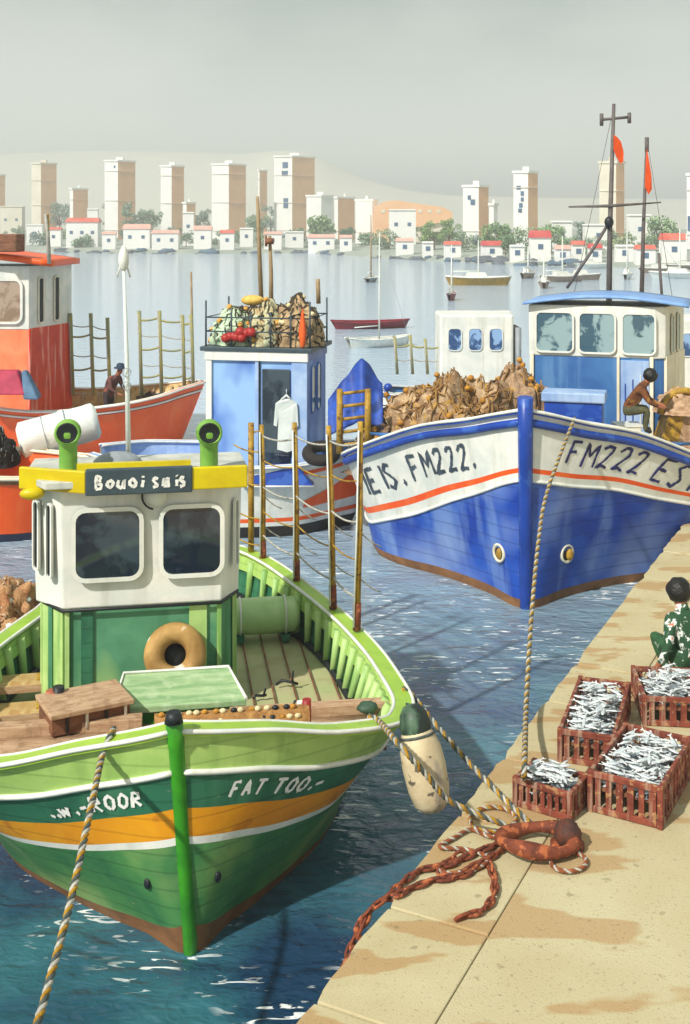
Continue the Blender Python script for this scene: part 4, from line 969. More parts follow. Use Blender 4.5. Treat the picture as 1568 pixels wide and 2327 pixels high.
mb = MB(); mb.grid(lambda u, v: (lambda a, b: V((a.x + (b.x - a.x) * v, a.y, 2.75 - .25 * u)))(th.pt(-1, .08 + .36 * u, .84, inset=.1), th.pt(1, .08 + .36 * u, .84, inset=.1)), 12, 6)
mb.build('foredeck', midblue, tb, solid=.05)
for side, px in ((-1, 1135), (1, 1287)):
    p = px_solve(th, TM, side, .27, px); a = th.pt(side, p - .01, .27); b = th.pt(side, p + .01, .27); n_ = (b - a).cross(V((0, 0, 1))).normalized() * side
    c = th.pt(side, p, .27 + .0, out=.01); rot = n_.to_track_quat('Z', 'Y').to_matrix()
    h_ = MB().lathe([(.15, -.04), (.165, .02), (.13, .03), (.11, -.01)], c, 22, 0, rot @ Matrix.Diagonal((1.0, 1.0, 1))).build('hawse_pipe', cream, tb)
    MB().lathe([(0, .0), (.12, .0)], c + n_ * .003, 20, 0, rot).build('hawse_hole', dark, h_); 
    fl_ = MB().ell(c + n_ * .02 + V((.03, 0, -.01)), (.07, .045, .1), 12, 8).build('anchor_stock', ochre, h_)
hull_text(th, TM, tb, 'IEIS. FM222.', -1, 824, 1080, lambda p, s: (1.0 + tq3(p, s)) / 2 - .03, .42, inkd, 3, .075, slant=.1)
hull_text(th, TM, tb, 'FM222 EST', 1, 1288, 1600, lambda p, s: (.955 + tq3(p, s)) / 2, .40, inkl, 6, .06, slant=.2)
# wheelhouse
h0 = Wd(1355, 940, 25.0); q = loc(tb, h0); TH = Matrix.Translation(V((q.x, q.y, 1.4))) @ Matrix.Rotation(-R(8), 4, 'Z')
def tp(pts): return [tuple((TH @ V((x, y, 0)))[:2]) for x, y in pts]
tbase = [(-1.43, 0), (1.2, 0), (1.42, .12), (1.75, 1.9), (-1.43, 1.9)]
walls(tp(tbase), tp(tbase), 1.4, 3.62, midblue, tb, 'lower_wall')
walls(tp(grow(tbase, .04)), tp(grow(tbase, .05)), 3.60, 4.72, white, tb, 'upper_wall')
TRX = TH.to_3x3() @ V((1, 0, 0))
for fx, w in ((-.90, .78), (.02, .74), (.90, .66)):
    c = TH @ V((fx, -.055, 0)); c.z = 4.13; window(tb, c, TRX, (0, 0, 1), w, .84, white, glassp, r=.1, fw=.04, proud=.03)
# front: white posts, pale blue door and panels
def tbox(x, y, z, w, d, h, m, nm, rz=0, bev=.01):
    c = TH @ V((x, y, 0)); return MB().box((c.x, c.y, z), (w, d, h), -R(8) + rz).build(nm, m, tb, bevel=bev)
tbox(-1.40, -.02, 2.6, .09, .08, 2.1, cream, 'corner_post'); tbox(.47, -.02, 2.6, .06, .06, 2.1, cream, 'door_post')
tbox(.82, -.015, 2.65, .60, .05, 1.8, skyblue, 'door'); tbox(1.17, -.02, 2.6, .08, .07, 2.1, cream, 'corner_post')
for k in range(3): tbox(.62 + .16 * k, -.045, 2.5 + .1 * k, .025, .03, 1.1, blue if k < 2 else white, 'door_batten')
a, b = TH @ V((1.42, .12, 0)), TH @ V((1.75, 1.9, 0)); u_ = (b - a).normalized(); n_ = V((u_.y, -u_.x, 0))
m_ = (a + b) / 2; 
MB().box((m_.x + n_.x * .03, m_.y + n_.y * .03, 2.6), ((b - a).length * .98, .06, 2.1), math.atan2(u_.y, u_.x)).build('side_wall', cream, tb)
for t_ in (.3, .62):
    c = a.lerp(b, t_) + n_ * .06; c.z = 4.1; window(tb, c, u_, (0, 0, 1), .22, .8, cream, mat('side_glass', '7f9ea6', '6a8a94', .1, 3, 0), r=.05, fw=.03, proud=.02)
# arched roof
mb = MB(); rp_ = grow(tbase, .17)
def arch(u, v, top):
    x = -1.58 + 3.52 * u; y = -.2 + 2.35 * v; z = 4.72 + .17 * math.sin(u * math.pi) + (.06 if top else 0); c = TH @ V((x + .0, y, 0)); return V((c.x, c.y, z))
mb.grid(lambda u, v: arch(u, v, True), 20, 4); mb.grid(lambda u, v: arch(u, v, False), 20, 4, 1)
for v in (0, 1): mb.grid(lambda u, w: arch(u, v, True).lerp(arch(u, v, False), w), 20, 1)
for u in (0, 1): mb.grid(lambda v, w: arch(u, v, True).lerp(arch(u, v, False), w), 4, 1)
mb.build('roof', [roofblue, greyp], tb)
# hatch in front of the house
q = loc(tb, Wd(1305, 925, 23.2)); hc = MB().box((q.x, q.y, 2.62), (1.15, .6, .62), -R(6)).build('hatch', blue, tb, bevel=.03)
MB().box((q.x, q.y - .02, 3.02), (1.26, .66, .2), -R(6)).build('hatch_lid', skyblue, hc, bevel=.03)
# masts
def world_tube(parent, pts, r, m, nm, n=8): 
    inv = rootmat(parent).inverted(); return MB().tube([inv @ V(p) for p in pts], r, n).build(nm, m, parent)
mastA = world_tube(tb, [Wd(1383, 760, 27.3), Wd(1386, 520, 27.3), Wd(1395, 236, 27.3)], [.075, .06, .04], mastg, 'mast')
world_tube(mastA, [Wd(1366, 272, 27.3), Wd(1431, 266, 27.3)], .035, mastg, 'crosstree')
for px, a_, b_ in ((1367, 258, 286), (1430, 256, 280)): world_tube(mastA, [Wd(px, a_, 27.3), Wd(px, b_, 27.3)], .045, mastg, 'crosstree_lamp')
world_tube(mastA, [Wd(1292, 470, 27.3), Wd(1386, 468, 27.25), Wd(1502, 460, 27.3)], [.02, .04, .015], mastg, 'yard')
world_tube(mastA, [Wd(1384, 506, 27.3), Wd(1345, 570, 27.3), Wd(1288, 655, 27.3)], [.04, .04, .035], mastg, 'boom')
mbb = MB().ell((0, 0, 0), (.11, .1, .14), 12, 8).build('radar_ball', dark, mastA); mbb.location = loc(tb, Wd(1384, 505, 27.2))
mastB = world_tube(tb, [Wd(1456, 760, 27.6), Wd(1462, 520, 27.6), Wd(1470, 312, 27.6)], [.06, .045, .03], mastg, 'mast')
world_tube(mastB, [Wd(1470, 345, 27.6), Wd(1470, 312, 27.6)], .05, mastg, 'mast_cap')
world_tube(tb, [Wd(1506, 700, 28.0), Wd(1497, 575, 28.0)], .035, mastg, 'short_mast')
for (x0, y0), (x1, y1) in (((1395, 240), (1300, 690)), ((1470, 315), (1530, 690))): world_tube(tb, [Wd(x0, y0, 27.3), Wd(x1, y1, 27.9)], .006, mastg, 'stay', 4)
def flag(pts, d, label):
    c = Wd(pts[0][0], pts[0][1], d); t = []
    mb = MB(); P = [Wd(x, y, d) - c for x, y in pts]; n = len(P)
    for q in P: q.y += .03 * math.sin(q.x * 14 + q.z * 6)
    mb.add(P + [p + V((0, .02, 0)) for p in P], [tuple(range(n)), tuple(range(n, 2 * n))[::-1]] + [(i, (i + 1) % n, n + (i + 1) % n, n + i) for i in range(n)])
    o = mb.build('signal_flag', flagm); o.location = c; tag(o, label, 'flag', 'orange flags on the trawler masts')
flag([(1395, 306), (1404, 312), (1412, 322), (1418, 345), (1416, 368), (1409, 372), (1400, 356), (1394, 340)], 27.2, 'small orange flag blowing to the right below the cross of the tall mast')
flag([(1470, 338), (1474, 362), (1480, 400), (1482, 430), (1474, 442), (1466, 425), (1467, 385)], 27.5, 'long narrow orange flag hanging down the second mast')
# nets heaped on deck
c = Wd(1040, 1000, 23.3); np_ = thing('net_mountain', 'huge brown heap of trawl net and ochre corks on the trawler deck left of its wheelhouse', 'net', (c.x, c.y + .4, 1.4))
heap(np_, (0, 0, 0), (1.75, 1.25, 1.75), netb, seed=8, rough=.28, loops=210, loopm=mat('ochre_twine', 'b08645', '6a4a30', .9, 3, .4, 30), floats=60, lr=.017)
heap(np_, (1.25, .3, 0), (1.3, 1.1, 1.75), mat('brown_net_b', 'c8a986', '8f7054', .9, 6, .9, 14, net=16, spots=('c79a3c', .7, 5, .62)), name='net_heap', seed=14, rough=.25, loops=60, loopm=mat('ochre_twine', ''), floats=40, lr=.017)
heap(np_, (-1.0, -.1, 0), (1.2, 1.0, 1.15), mat('brown_net_c', 'a88a6a', '54402f', .9, 8, .9, 14, net=16), name='net_heap', seed=22, rough=.3, loops=60, loopm=netd, floats=30, lr=.017)
# wooden rack and blue tarpaulin at the trawler's port side
def rack(pa, pb, ptop, pbot, d, label):
    c = Wd((pa + pb) / 2, pbot, d); t = thing('wooden_rack', label, 'rack', c); s = F / d; w = (pb - pa) / s; h = (pbot - ptop) / s
    for x in (-w / 2, w / 2): MB().tube([(x, 0, 0), (x, 0, h)], [.07, .06], 8).build('post', ochre, t)
    for k in range(5): MB().tube([(-w / 2, .02, h * (.12 + .2 * k)), (w / 2 * .9, .03, h * (.17 + .2 * k))], .035, 6).build('rung', ochre, t)
    return t
rack(772, 836, 884, 1030, 22.6, 'ochre wooden rack standing at the port rail of the trawler beside the nets')
c = Wd(800, 930, 23.6); t = thing('blue_tarpaulin', 'crumpled blue tarpaulin draped over the rack right of the blue cabin', 'tarpaulin', c)
s = F / 23.6
def tarp(u, v):
    x = (-55 + 125 * u) / s; ridge = (.15 + .95 * (1 - abs(u - .62) / .62)); z = (-60 + 60 * v + 105 * ridge * (.35 + .65 * v)) / s
    return V((x, .6 * (v - .5) + .05 * math.sin(u * 17), z + .05 * noise.noise(V((u * 6, v * 5, 1)))))
MB().grid(tarp, 30, 14).build('cloth', bluetarp, t, solid=.03)
MB().ell((82 / s, 0, .45), (.09, .09, .09), 10, 6).build('toggle', blue, t)
# round bundle and drum at the starboard side
c = Wd(1538, 1000, 24.3); t = thing('net_drum', 'tan round net bundle with ochre edge on the trawler, at the right picture edge', 'net drum', (c.x, c.y, 1.75))
heap(t, (0.1, 0, .75), (.55, .5, .5), wood, seed=5, rough=.2, loops=6, loopm=ochre, floats=0)
MB().tube([V((.1 + .52 * math.cos(a_), -.25, .75 + .5 * math.sin(a_))) for a_ in [k * math.pi / 12 for k in range(3, 13)]], .07, 8).build('hoop', ochre, t)
P = [(-.42, -.2), (-.12, -.2), (.25, -.2), (.25, .3), (-.42, .3)]
MB().prism([(-.5, -.3), (-.12, -.3), (-.12, .3), (-.5, .3)], -.1, .72, 0, [(-.25, -.3), (.08, -.3), (.08, .3), (-.25, .3)]).build('stand', ochre, t)
MB().prism([(-.12, -.3), (.3, -.3), (.3, .3), (-.12, .3)], -.1, .72, 0, [(.08, -.3), (.52, -.3), (.52, .3), (.08, .3)]).build('stand', wood, t)
# ================================================================ people
def person(label, loc_, rz, J, cols, Rd=None, group=None, hat=None, hair=None, s=1.0):
    """J: joints in metres in the person's own frame; cols: shirt, trousers, skin"""
    t = thing('person', label, 'person', loc_, rz, group)
    names = list(J); Rd0 = dict(pelvis=.15, waist=.135, chest=.165, neckb=.10, neck=.058, head=.095, crown=.085, shL=.085, shR=.085, elL=.05, elR=.05, wrL=.032, wrR=.032, haL=.036, haR=.036, hipL=.11, hipR=.11, knL=.07, knR=.07, anL=.046, anR=.046, toL=.04, toR=.04)
    edges = [('pelvis', 'waist'), ('waist', 'chest'), ('chest', 'neckb'), ('neckb', 'neck'), ('neck', 'head'), ('head', 'crown'), ('pelvis', 'hipL'), ('pelvis', 'hipR'), ('hipL', 'knL'), ('hipR', 'knR'), ('knL', 'anL'), ('knR', 'anR'), ('anL', 'toL'), ('anR', 'toR'),
             ('chest', 'shL'), ('chest', 'shR'), ('shL', 'elL'), ('shR', 'elR'), ('elL', 'wrL'), ('elR', 'wrR'), ('wrL', 'haL'), ('wrR', 'haR')]
    verts = [V(J[n_]) * s for n_ in names]; idx = {n_: i for i, n_ in enumerate(names)}; rad = [Rd0[n_] * s for n_ in names]
    E = [(idx[a], idx[b]) for a, b in edges]; part = ['body'] * len(verts)
    for S in 'LR':   # five fingers, unequal and bent
        w_, h_ = V(J['wr' + S]), V(J['ha' + S]); d = (h_ - w_).normalized(); side = d.cross(V((0, 0, 1)));
        if side.length < .1: side = d.cross(V((0, 1, 0)))
        side.normalize(); dn = d.cross(side).normalized()
        if dn.z > 0: dn = -dn
        for k in range(5):
            if k < 4:
                l = (.068, .078, .073, .056)[k]; b0 = h_ + side * (-.027 + .018 * k); p1 = b0 + d * l * .55; p2 = p1 + (d * .6 + dn * .8) * l * .5
            else: l = .06; b0 = w_.lerp(h_, .5) - side * .03; p1 = b0 + (d * .6 - side * .7) * l * .6; p2 = p1 + (d * .8 + dn * .4) * l * .5
            for p_ in (p1, p2): verts.append(p_ * s); rad.append(.0095 * s)
            E += [(idx['ha' + S], len(verts) - 2), (len(verts) - 2, len(verts) - 1)]
    me = bpy.data.meshes.new('body'); me.from_pydata([tuple(v) for v in verts], E, []); o = bpy.data.objects.new('body', me); COL.objects.link(o)
    md = o.modifiers.new('s', 'SKIN'); sv = me.skin_vertices[0].data
    for i, r_ in enumerate(rad): sv[i].radius = (r_, r_)
    sv[idx['pelvis']].use_root = True
    sb = o.modifiers.new('u', 'SUBSURF'); sb.levels = 2; sb.render_levels = 2
    dg = bpy.context.evaluated_depsgraph_get(); dg.update()
    m2 = bpy.data.meshes.new_from_object(o.evaluated_get(dg)); bpy.data.objects.remove(o)
    for m in cols: m2.materials.append(m)
    segs = [(V(J[a]) * s, V(J[b]) * s, a, b) for a, b in edges]
    def near(p):
        best = None
        for a, b, na, nb in segs:
            u = max(0, min(1, (p - a).dot(b - a) / max(1e-9, (b - a).length_squared))); dd = (a + (b - a) * u - p).length - (Rd0[na] * (1 - u) + Rd0[nb] * u) * s
            if best is None or dd < best[0]: best = (dd, na, nb, u)
        return best
    for f in m2.polygons:
        _, na, nb, u = near(f.center); f.use_smooth = True
        if nb in ('head', 'crown') or nb.startswith('ha') or (nb == 'neck' and u > .35) or (nb[:2] == 'wr' and u > .85): f.material_index = 2
        elif nb[:2] in ('kn', 'an', 'to') or nb[:3] == 'hip': f.material_index = 3 if nb[:2] == 'to' and len(cols) > 3 else 1
        else: f.material_index = 0
    b = bpy.data.objects.new('body', m2); COL.objects.link(b); b.parent = t
    hd, cr = V(J['head']) * s, V(J['crown']) * s
    if hair:
        up = (cr - hd).normalized(); M = up.to_track_quat('Z', 'Y').to_matrix()
        mb = MB(); mb.ell(hd.lerp(cr, .7) + V((0, .0, 0)), (.135 * s, .14 * s, .14 * s), 22, 14, rot=M, rough=.14, seed=3)
        mb.build('hair', hair, t)
    if hat:
        up = (cr - hd).normalized(); M = up.to_track_quat('Z', 'Y').to_matrix()
        MB().lathe([(.19, -.01), (.18, .015), (.115, .02), (.11, .10), (.07, .135), (0, .14)], cr, 18, 0, M).build('hat', hat, t)
    # nose and ears on the side the face looks to (local -Y unless given)
    fd = V(J.get('_face', (0, -1, 0))) if False else V((0, -1, 0))
    return t
def stand(lean=.1, turn=0):
    return dict(pelvis=(0, 0, .95), waist=(0, -.03, 1.1), chest=(0, -.08 - lean, 1.32), neckb=(0, -.12 - lean * 1.4, 1.46), neck=(0, -.14 - lean * 1.6, 1.54), head=(0, -.18 - lean * 1.9, 1.62), crown=(0, -.17 - lean * 2, 1.72),
                shL=(-.18, -.09 - lean, 1.40), shR=(.18, -.09 - lean, 1.40), elL=(-.25, -.18 - lean, 1.14), elR=(.24, -.2 - lean, 1.14), wrL=(-.16, -.38 - lean, 1.0), wrR=(.14, -.4 - lean, 1.0), haL=(-.12, -.46 - lean, .98), haR=(.10, -.48 - lean, .98),
                hipL=(-.1, 0, .92), hipR=(.1, 0, .92), knL=(-.12, -.06, .5), knR=(.13, -.02, .5), anL=(-.12, .02, .09), anR=(.14, .04, .09), toL=(-.13, -.14, .04), toR=(.17, -.12, .04))
sh1 = mat('maroon_shirt', '6a4544', '4c3434', .85, 8, .3, 20, spots=('a4543c', .8, 7, .6)); tr1 = mat('dark_trousers', '3c3034', '2a2428', .85, 8, .3, 20)
hatm = mat('navy_hat', '33435c', '1f2a3c', .8, 8, .2, 20); hairm = mat('black_hair', '1c1814', '0e0c0b', .4, 25, .5, 60, stretch=(1, 1, 5)); boot = mat('black_boots', '1d1b1b', '141212', .5, 5, .1)
p0 = Wd(246, 925, 32.8)
person('person in dark hat and maroon shirt bending forward in the orange boat', (p0.x, p0.y, .72), R(60), stand(.14), [sh1, tr1, skin, boot], hat=hatm)
shb = mat('rust_brown_coat', '7c4a24', '53301c', .85, 5, .3, 20, spots=('b08838', .5, 4, .58)); trb = mat('olive_trousers', '5c5a34', '3c4038', .85, 6, .3, 20)
sit = dict(pelvis=(0, 0, .32), waist=(0, -.10, .46), chest=(0, -.26, .68), neckb=(0, -.33, .80), neck=(0, -.37, .87), head=(0, -.43, .93), crown=(0, -.45, 1.03),
           shL=(-.18, -.27, .74), shR=(.18, -.27, .74), elL=(-.22, -.42, .50), elR=(.22, -.42, .50), wrL=(-.12, -.60, .40), wrR=(.12, -.62, .42), haL=(-.08, -.67, .38), haR=(.08, -.69, .40),
           hipL=(-.1, .0, .29), hipR=(.1, .0, .29), knL=(-.14, -.40, .34), knR=(.16, -.38, .34), anL=(-.13, -.34, -.06), anR=(.15, -.32, -.06), toL=(-.14, -.48, -.09), toR=(.16, -.46, -.09))
p0 = Wd(1425, 960, 23.6)
person('person in a rust brown coat sitting hunched on the trawler deck mending a net', (p0.x, p0.y, 2.35), R(75), sit, [shb, trb, skin, boot], hair=hairm, s=1.05)
MBs = MB().box((0, 0, -.3), (.4, .35, .9)); st = thing('deck_box', 'low pale box under the person in the rust brown coat', 'box', (p0.x, p0.y, 2.2)); MB().box((0, 0, -.15), (.5, .4, .6)).build('body', cream, st, bevel=.02); MB().box((0, 0, .17), (.54, .44, .05)).build('lid', white, st)
# person crouching on the quay behind the crates, seen from behind
blouse = mat('patterned_blouse', 'e6e8e2', 'd6ddd6', .85, 4, .2, 20, spots=('3f6b46', .95, 9, .50)); 
def blouse_mat():
    m = mat('green_floral', 'e4e8e0', '264a30', .85, 9, .2, 20, lo=.52, hi=.57, spots=('c8603c', .9, 9, .63)); return m
skirt = mat('green_skirt', '2f5a34', '1c3c26', .85, 5, .3, 20, spots=('c8ccc0', .7, 11, .64))
crouch = dict(pelvis=(0, 0, .26), waist=(0, -.03, .42), chest=(0, -.10, .64), neckb=(0, -.15, .76), neck=(0, -.18, .83), head=(0, -.22, .91), crown=(0, -.22, 1.0),
              shL=(-.2, -.10, .70), shR=(.2, -.10, .70), elL=(-.30, .02, .46), elR=(.30, .0, .45), wrL=(-.40, -.02, .24), wrR=(.38, -.06, .24), haL=(-.43, -.04, .16), haR=(.41, -.1, .17),
              hipL=(-.12, .0, .24), hipR=(.12, .0, .24), knL=(-.20, -.42, .46), knR=(.20, -.42, .46), anL=(-.16, -.20, .09), anR=(.16, -.20, .09), toL=(-.17, -.36, .04), toR=(.17, -.36, .04))
q = V((4.10, 13.55, QZ))
pq = person('black haired person in a green and white patterned top crouching behind the quay crates', (q.x, q.y, QZ), R(200), crouch, [blouse_mat(), skirt, skin, boot], hair=hairm, s=1.08)
# ================================================================ ORANGE BOAT, broadside at the left
ao = V((-4.85, 33.4, 0)); AR = R(87)
ab = thing('fishing_boat', 'orange fishing boat with white and orange wheelhouse, far left behind the green one', 'fishing boat', ao, AR, 'fishing boats moored in the harbour')
ah = Hull(10.5, [(0, .04, 1.9), (.15, .85, 1.83), (.5, 1.5, 1.70), (1.5, 2.1, 1.52), (3.5, 2.3, 1.36), (5, 2.25, 1.5), (7, 1.9, 2.15), (9.5, .9, 2.75), (10.5, .03, 2.95)],
          [(0, .02), (.3, .5), (.8, .9), (2.2, 1.4), (4, 1.7), (7, 1.4), (9.5, .5), (10.5, .02)], rake=.75, flare=.9)
ah.shell([.06, .86, .93, 1.0], [brownw, orange, drab, orange], ab)
ah.inner(.66, .1, tan, ab); ah.rail(.10, .05, .045, [orange, white], ab, edge=.03); ah.deck(.7, .12, wood, ab, pa=.12)
ah.band(.90, .03, .03, white, ab)
for side in (-1, 1):
    for i in range(16):
        p = .2 + .7 * i / 15; a = ah.pt(side, p, ah.qz(p, .7), inset=.13); b = ah.pt(side, p, .96, inset=.15); MB().tube([a, b], .04, 5).build('rib', wood, ab)
# wheelhouse of the orange boat
def Lo(root, px, py, d): return loc(root, Wd(px, py, d))
AH = Matrix.Translation(V((-.1, 7.2, 0)))        # local axes: +Y runs to the left of the picture, -X towards the viewer
q1 = Lo(ab, 108, 900, 31.4)
y0 = q1.y + .85; pl_ = [(-1.25, y0), (-1.25, y0 + 4.2), (1.0, y0 + 4.2), (1.0, y0 - .55)]
MB().prism(pl_, .8, 3.55).build('lower_wall', [orangel], ab, bevel=.02)
MB().prism(grow(pl_, .04), 3.55, 5.35).build('upper_wall', white, ab, bevel=.02)
u_ = (V(pl_[3]) - V(pl_[0])).normalized(); L_ = (V(pl_[3]) - V(pl_[0])).length; n_ = V((u_.y, -u_.x)); n_ = n_ if n_.y < 0 else -n_
m_ = (V(pl_[3]) + V(pl_[0])) / 2 + n_ * .03
MB().box((m_.x, m_.y, 2.3), (L_ * 1.0, .07, 2.55), math.atan2(u_.y, u_.x)).build('side_wall', redor, ab)
for f in (.25, .62): 
    c = V(pl_[0]).lerp(V(pl_[3]), f) + n_ * .05; window(ab, (c.x, c.y, 4.35), (u_.x, u_.y, 0), (0, 0, 1), .22, 1.25, cream, dark, r=.05, fw=.05, proud=.03)
window(ab, (-1.30, y0 + .95, 4.35), (0, -1, 0), (0, 0, 1), 1.5, 1.15, white, glassb, r=.16, fw=.07, proud=.04)
window(ab, (-1.30, y0 + 3.1, 4.35), (0, -1, 0), (0, 0, 1), 1.0, 1.15, white, glassb, r=.16, fw=.07, proud=.04)
mb = MB()
def aroof(u, v, t): return V((-1.6 + 2.9 * v, y0 - .75 + 5.2 * u, 5.33 + .38 * math.sin(min(1, u * 1.15 + .02) * math.pi / 2) + (.17 if t else 0)))
mb.grid(lambda u, v: aroof(u, v, True), 18, 6); mb.grid(lambda u, v: aroof(u, v, False), 18, 6, 1)
for v in (0, 1): mb.grid(lambda u, w: aroof(u, v, True).lerp(aroof(u, v, False), w), 18, 1)
for u in (0, 1): mb.grid(lambda v, w: aroof(u, v, True).lerp(aroof(u, v, False), w), 6, 1)
mb.build('roof', [orange, greyp], ab)
q = Lo(ab, 18, 548, 32); MB().box((q.x, q.y, q.z - .05), (.7, .75, .5)).build('roof_box', woodd, ab, bevel=.04)
world_tube(ab, [Wd(112, 600, 32), Wd(108, 530, 32), Wd(103, 486, 32)], [.06, .05, .04], ropew, 'aerial'); world_tube(ab, [Wd(114, 600, 32.1), Wd(108, 486, 32.1)], .035, ochre, 'aerial_backing')
# sheer poles with lines at the stern
def pole_row(root, xs, d, ptops, pbot, rows, nm='net_pole', r=.06):
    P = []
    for x, t_ in zip(xs, ptops):
        a, b = Lo(root, x + 6, pbot, d), Lo(root, x, t_, d); MB().tube([a, a.lerp(b, .5), b], [r, r * .9, r], 7).build(nm, mat('pole_yellow', 'a89a48', '7f8a70', .6, 5, .2), root); P.append((a, b))
        MB().tube([a - V((r * .8, -r * .4, 0)), b - V((r * .8, -r * .4, .1))], r * .33, 5).build('pole_line', ropew, root)
    for i in range(len(P) - 1):
        for k, f in enumerate(rows): MB().tube(catenary(P[i][0].lerp(P[i][1], f), P[i + 1][0].lerp(P[i + 1][1], f + (.03 if k % 2 else -.01)), .05, 6), .03 if k % 2 else .018, 5).build('net_line', mat('pole_yellow', '') if k % 2 else ropew, root)
pole_row(ab, (316, 362, 414, 434), 33.4, (706, 706, 716, 716), 915, (.12, .28, .42, .58, .74, .9))
pole_row(ab, (160, 206, 244), 34.4, (712, 712, 722), 900, (.05, .32, .5, .72, .86))
world_tube(ab, [Wd(440, 900, 33.6), Wd(434, 618, 33.6)], [.05, .03], mastb, 'thin_pole')
c = Lo(ab, 352, 925, 33.4); h_ = thing('dark_net', 'dark net heaped inside the stern of the orange boat', 'net', PM[ab.name] @ V((c.x, c.y, .72)))
heap(h_, (0, 0, 0), (.7, .45, .85), netd, seed=31, loops=20, loopm=woodd, floats=0)
c = Wd(35, 900, 30.9); t = thing('folded_tarpaulin', 'crimson and slate blue folded tarpaulin against the orange wheelhouse', 'tarpaulin', (c.x, c.y, 1.95))
MB().prism([(-1.2, -.3), (.35, -.3), (.35, .5), (-1.2, .5)], 0, .62, 0, [(-1.1, .0), (.05, -.0), (.05, .3), (-1.1, .3)]).build('cloth', redtarp, t, bevel=.05)
MB().prism([(.30, -.33), (.72, -.33), (.62, .4), (.2, .4)], -.12, .62, 0, [(.16, -.05), (.3, -.05), (.3, .2), (.16, .2)]).build('flap', gbtarp, t, bevel=.05)
# ================================================================ NEARER ORANGE HULL
bo = V((-4.9, 24.4, 0))
bb = thing('orange_barge', 'orange hull with cream rail and dark bottom, cut by the left edge, nearer than the orange wheelhouse', 'boat', bo, R(88), 'fishing boats moored in the harbour')
bb['label'] = 'orange open boat with cream rail and navy bottom, cut by the left picture edge'
bh = Hull(7.5, [(0, .04, 1.30), (.3, .6, 1.28), (1.2, 1.25, 1.3), (2.5, 1.5, 1.36), (4, 1.5, 1.5), (6, 1.1, 1.85), (7.5, .03, 2.1)], [(0, .02), (.8, .5), (2, 1.1), (3.5, 1.25), (6, .8), (7.5, .02)], rake=.3, flare=1.0)
navy = mat('navy_bottom', '232c4c', '1a2038', .5, 3, .1)
bh.shell([.13, .93, 1.0], [navy, orange, brownw], bb); bh.inner(.6, .08, orange, bb); bh.deck(.65, .1, tan, bb, pa=.12); bh.rail(.12, .06, .05, [tan, cream], bb, edge=.035)
p1, p2 = Wd(56, 1004, 26.2), Wd(212, 958, 26.6)
rl = thing('canvas_roll', 'big white canvas roll lying between the two orange hulls behind the left green vent', 'canvas roll', p1)
d_ = p2 - p1; A2 = d_.to_track_quat('Z', 'Y').to_matrix(); Lr = d_.length
mb = MB(); mb.grid(lambda u, v: A2 @ V((lambda r_: (r_ * math.cos(u * 2 * math.pi), r_ * math.sin(u * 2 * math.pi), -.12 + (Lr + .24) * v))((.47 - .05 * v) * (1 + .05 * noise.noise(V((math.cos(u * 6.28) * 2, math.sin(u * 6.28) * 2, v * 5)))) * min(1, (1 - abs(2 * v - 1)) * 9 + .72))), 36, 24)
for v_ in (0, 1): mb.add([A2 @ V((.33 * math.cos(k * .5236), .33 * math.sin(k * .5236), -.12 if v_ == 0 else Lr + .12)) for k in range(12)], [tuple(range(12))])
mb.build('roll', canvas, rl)
for v_ in (.3, .62): MB().tube([A2 @ V((.47 * math.cos(a_), .47 * math.sin(a_), Lr * v_)) for a_ in [k * math.pi / 12 for k in range(24)]], .012, 5, closed=True).build('tie', steel, rl)
c = Wd(8, 1010, 25.6); h_ = thing('shadow_pile', 'black pile standing in for the shadowed opening at the left edge beside the canvas roll', 'net', (c.x - .2, c.y, 1.1)); heap(h_, (0, 0, 0), (.5, .4, .7), mat('shadow_pile', '1e1b1a', '100f10', .9, 8, .8, 20), seed=41, loops=24, loopm=ropew, floats=0, lr=.01)  # black pile stands in for the shade of the opening beside the roll
# ================================================================ BLUE CABIN BOAT in the middle
co = V((.12, 24.8, 0)); cb_ = thing('cabin_boat', 'white boat with blue cabin and net filled roof rack between the green boat and trawler', 'fishing boat', co, R(88), 'fishing boats moored in the harbour')
chh = Hull(5.6, [(0, .04, 1.75), (.15, .5, 1.68), (.5, .95, 1.58), (1.3, 1.35, 1.48), (3, 1.5, 1.45), (4.6, 1.3, 1.5), (5.6, .5, 1.55)], [(0, .02), (.4, .35), (1.2, 1.0), (3, 1.25), (5, 1.0), (5.6, .4)], rake=.75, flare=1.0)
chh.shell([.16, .22, .28, 1.0], [blackb, white, orange, white], cb_); chh.inner(.8, .08, skyblue, cb_); chh.deck(.85, .1, skyblue, cb_, pa=.12); chh.rail(.12, .05, .05, [skyblue, white], cb_, edge=.025)
mb = MB()   # orange bow flash
mb.grid(lambda u, v: chh.pt(-1, .12 + .30 * u, .40 + .40 * v * (1 - .75 * u) , out=.012), 16, 6); mb.build('bow_flash', orange, cb_)
mb = MB(); mb.grid(lambda u, v: chh.pt(-1, .25 + .2 * u, .88 + .05 * v, out=.012), 12, 2); mb.build('bow_stripe', orange, cb_)
